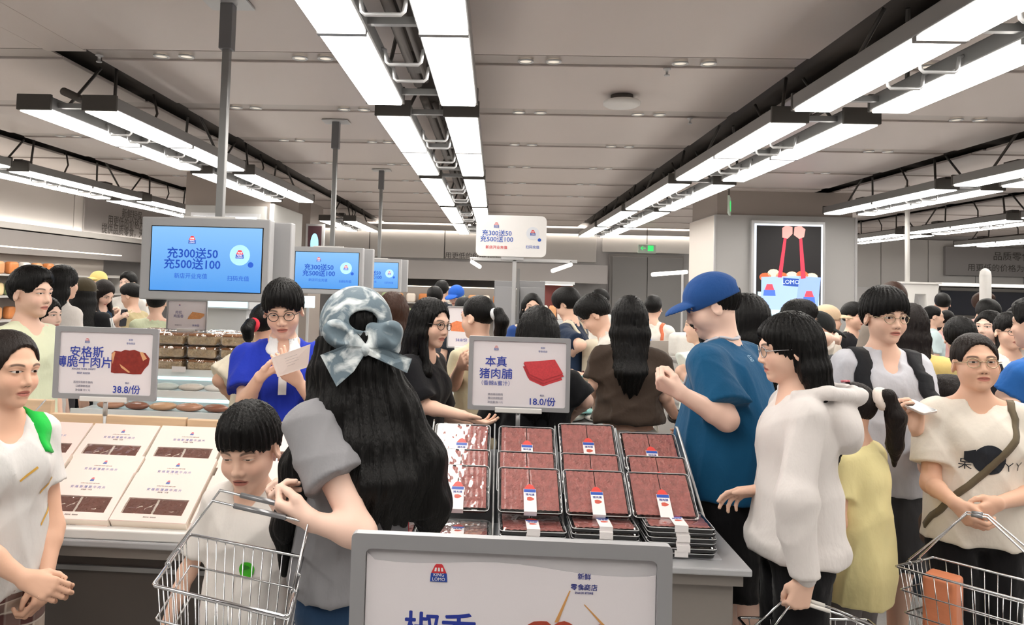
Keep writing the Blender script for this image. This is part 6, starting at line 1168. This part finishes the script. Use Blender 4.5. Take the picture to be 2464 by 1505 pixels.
for zi, z in enumerate((.75, 1.15)):
    for k in range(17):
        o = link('goods_bag', gm[(k+zi*2) % 6]); o.location = (-3.9+.33*k, 19.93, z); o.scale = (1.2,)*3; tag(o, cn2[(k+zi*2) % 6]+' goods bag on the '+('lower', 'upper')[zi]+' back wall shelf, '+ORD[k]+' along', 'goods bag', 'goods on the back wall shelves')
sh3 = shelf('dark shelf of white packs beyond the brown tee', (1.85, 6.4, 0), 1.3, math.radians(25), (.45, .80, 1.12), .4, .12, 0)
for zi, z in enumerate((.45, .80, 1.12)):
    for k in range(5):
        o = link('white_pack', gm[4] if (k+zi) % 3 else gm[1]); a = math.radians(25); u_ = -.5+.25*k; o.location = (1.85+u_*math.cos(a)+.2*math.sin(a), 6.4+u_*math.sin(a)-.2*math.cos(a), z); o.rotation_euler = (0, 0, a); tag(o, ('white' if (k+zi) % 3 else 'cream')+' pack on the '+('lowest', 'middle', 'top')[zi]+' dark shelf, '+ORD[k]+' along', 'pack', 'white packs on the dark shelf')
# grey cabinets and further fittings
for x0_, x1_, d, lab in ((1190, 1243, 9.4, 'tall grey cabinet with two doors to the left of the post'), (1250, 1312, 9.8, 'tall grey cabinet with two doors to the right of the post')):
    a_, b__ = at(x0_, 676, d), at(x1_, 676, d); cb = empty('cabinet', ((a_[0]+b__[0])/2, d+.25, 0), 0, lab, 'cabinet'); w = b__[0]-a_[0]; MB().box((-w/2, -.25, 0), (w/2, .25, a_[2])).build('body', mat('cabinet_grey', '#8f8f91', rough=.45), cb, bevel=.005)
    for k in range(2): dd = MB().box((-w/2+.01, -.268, .05+k*.82), (w/2-.01, -.25, .84+k*.80)).build('door', mat('cabinet_door', '#98989a', rough=.4), cb, bevel=.004); MB().box((w/2-.04, -.28, .4+k*.82), (w/2-.025, -.268, .55+k*.82)).build('handle', m_alul, dd)
c0 = at(1343, 712, 12.5); kc = empty('meat_cabinet', (c0[0], 12.6, 0), 0, 'lit cabinet with reddish packs beyond the masked woman', 'cabinet'); MB().box((-.28, 0, 0), (.28, .4, 1.1)).build('body', m_ch, kc); MB().box((-.28, .36, 1.1), (.28, .4, 1.75)).build('back_panel', mat('maroon_panel', '#7a3a36', rough=.5), kc); MB().box((-.28, 0, 1.70), (.28, .4, 1.75)).build('canopy', m_ch, kc); MB().box((-.25, .02, 1.685), (.25, .05, 1.70)).build('lamp', m_glow, kc)
for k in range(4): o = link('meat_pack', gm[(4, 0, 4, 2)[k]]); o.location = (c0[0]-.2+.135*k, 12.8, 1.1+.0); o.scale = (.6, .8, 1.2); tag(o, ('white', 'tan', 'white', 'orange')[k]+' pack in the reddish lit cabinet, '+ORD[k]+' along', 'pack', 'packs in the reddish lit cabinet')
c1, c2 = at(1570, 661, 8.0), at(1652, 655, 8.3); tl = empty('tube_lamp', c1, 0, 'thin white tube lamp on a stand before the pillar beside the blue cap', 'lamp'); MB().tube([(0, 0, 0), tuple(c2-c1)], .022, 10).build('tube', mat('tube_lamp', '#fff8ee', emit=3.0), tl, True); MB().tube([tuple((c2-c1)*.9+A(0, .03, 0)), tuple((c2-c1)*.9+A(0, .03, -c1[2]-(c2-c1)[2]*.9))], .012, 8).build('stand', m_alul, tl)
tb = empty('window_lamp', (14.5, 20.8, 2.03), 0, 'long white tube lamp over the dark shop windows', 'lamp'); MB().box((-2.6, 0, -.03), (2.6, .05, .03)).build('tube', mat('tube_lamp', '#fff8ee'), tb); MB().box((-2.6, .05, -.05), (2.6, 20.9-20.8+.7, .05)).build('bracket', m_alul, tb)
p = at(2183, 690, 12.0); cp_ = empty('scale_column', (p[0], p[1], 0), 0, 'white ceiling pole carrying a pale tapered hood above the backpack man', 'pole'); MB().tube([(0, 0, 1.85), (0, 0, ZC)], .035, 12).build('pole', m_white, cp_, True); MB().prism([(-.10, 1.86), (.42, 1.86), (.36, 1.35), (.26, 1.35), (.22, 1.7), (.06, 1.7), (.02, 1.35), (-.04, 1.35)], -.12, .12, Matrix(((1, 0, 0, 0), (0, 0, -1, 0), (0, 1, 0, 0), (0, 0, 0, 1)))).build('hood', m_white, cp_, bevel=.01); MB().box((-.16, -.15, 1.86), (.44, .15, 1.89)).build('hood_top', m_white, cp_)
p = at(2371, 688, 7.5); wp = empty('white_post', (p[0], p[1], 0), 0, 'white rounded post top rising over the heads at the windows', 'post'); MB().lathe([(.05, 0), (.05, p[2]+.10), (.045, p[2]+.14), (.02, p[2]+.165), (0, p[2]+.17)], n=16).build('post', m_white, wp, True)
p = at(739, 727, 5.2); dsp = empty('shelf_display', (p[0], p[1], p[2]), 0, 'small glowing white display beside the blue polo man', 'display'); MB().box((-.05, 0, -.04), (.05, .02, .04)).build('screen', mat('display_glow', '#dff4f8', emit=1.3), dsp); MB().box((-.008, .02, -p[2]), (.008, .035, .03)).build('stand', m_alul, dsp)
p = at(530, 730, 6.4); lbx = empty('light_strip_canopy', (p[0], p[1], 0), 0, 'pale lit canopy strip below the big blue screen', 'canopy'); MB().box((-.26, 0, p[2]-.05), (.26, .3, p[2]+.05)).build('canopy', m_ch, lbx, bevel=.01); MB().box((-.24, -.01, p[2]-.035), (.24, 0, p[2]+.02)).build('glow', mat('cyan_glow', '#bfe6f4', emit=1.2), lbx); MB().box((-.2, .1, 0), (.2, .25, p[2]-.05)).build('stand', m_ch, lbx)
# cyan shopping crate by the brown tee
p = at(1412, 995, 4.3); cr = empty('cyan_crate', (p[0], p[1], .0), math.radians(15), 'pale cyan plastic basket beside the woman in brown', 'basket'); w, dd_, h0, h1 = .15, .10, .955, 1.07; m_cy = mat('cyan_plastic', '#9fdede', rough=.4)
for a_, b__ in (((-w/2, -dd_/2), (w/2, -dd_/2)), ((w/2, -dd_/2), (w/2, dd_/2)), ((w/2, dd_/2), (-w/2, dd_/2)), ((-w/2, dd_/2), (-w/2, -dd_/2))):
    mb = MB()
    for z in (h0, (h0+h1)/2, h1): mb.tube([(*a_, z), (*b__, z)], .005, 6)
    for t in (0, .33, .66, 1): mb.tube([(a_[0]+(b__[0]-a_[0])*t, a_[1]+(b__[1]-a_[1])*t, h0), (a_[0]+(b__[0]-a_[0])*t, a_[1]+(b__[1]-a_[1])*t, h1)], .005, 6)
    mb.build('side', m_cy, cr)
MB().box((-w/2, -dd_/2, h0-.005), (w/2, dd_/2, h0+.005)).build('bottom', m_cy, cr); MB().tube([(-w/2, 0, h1), (-w/2+.01, 0, h1+.08), (w/2-.01, 0, h1+.08), (w/2, 0, h1)], .006, 8).build('handle', m_cy, cr)
gt = empty('goods_table', (.55, 4.36, 0), 0, 'low white goods table with packets before the brown tee', 'table'); MB().box((-.34, -.19, .86), (.34, .19, .90)).build('table_top', m_ch, gt, bevel=.005); MB().box((-.31, -.16, 0), (.31, .16, .86)).build('table_body', m_ch, gt)
for i in range(8):
    o = link('snack_packet', me_[(i*5) % 6]); o.location = (.30+.075*i, 4.28+.12*(i % 2), .902); o.rotation_euler = (0, 0, rnd.uniform(-.8, .8)); tag(o, 'snack packet lying on the low white table, '+ORD[i]+' along', 'snack packet', 'snack packets on the low white table')
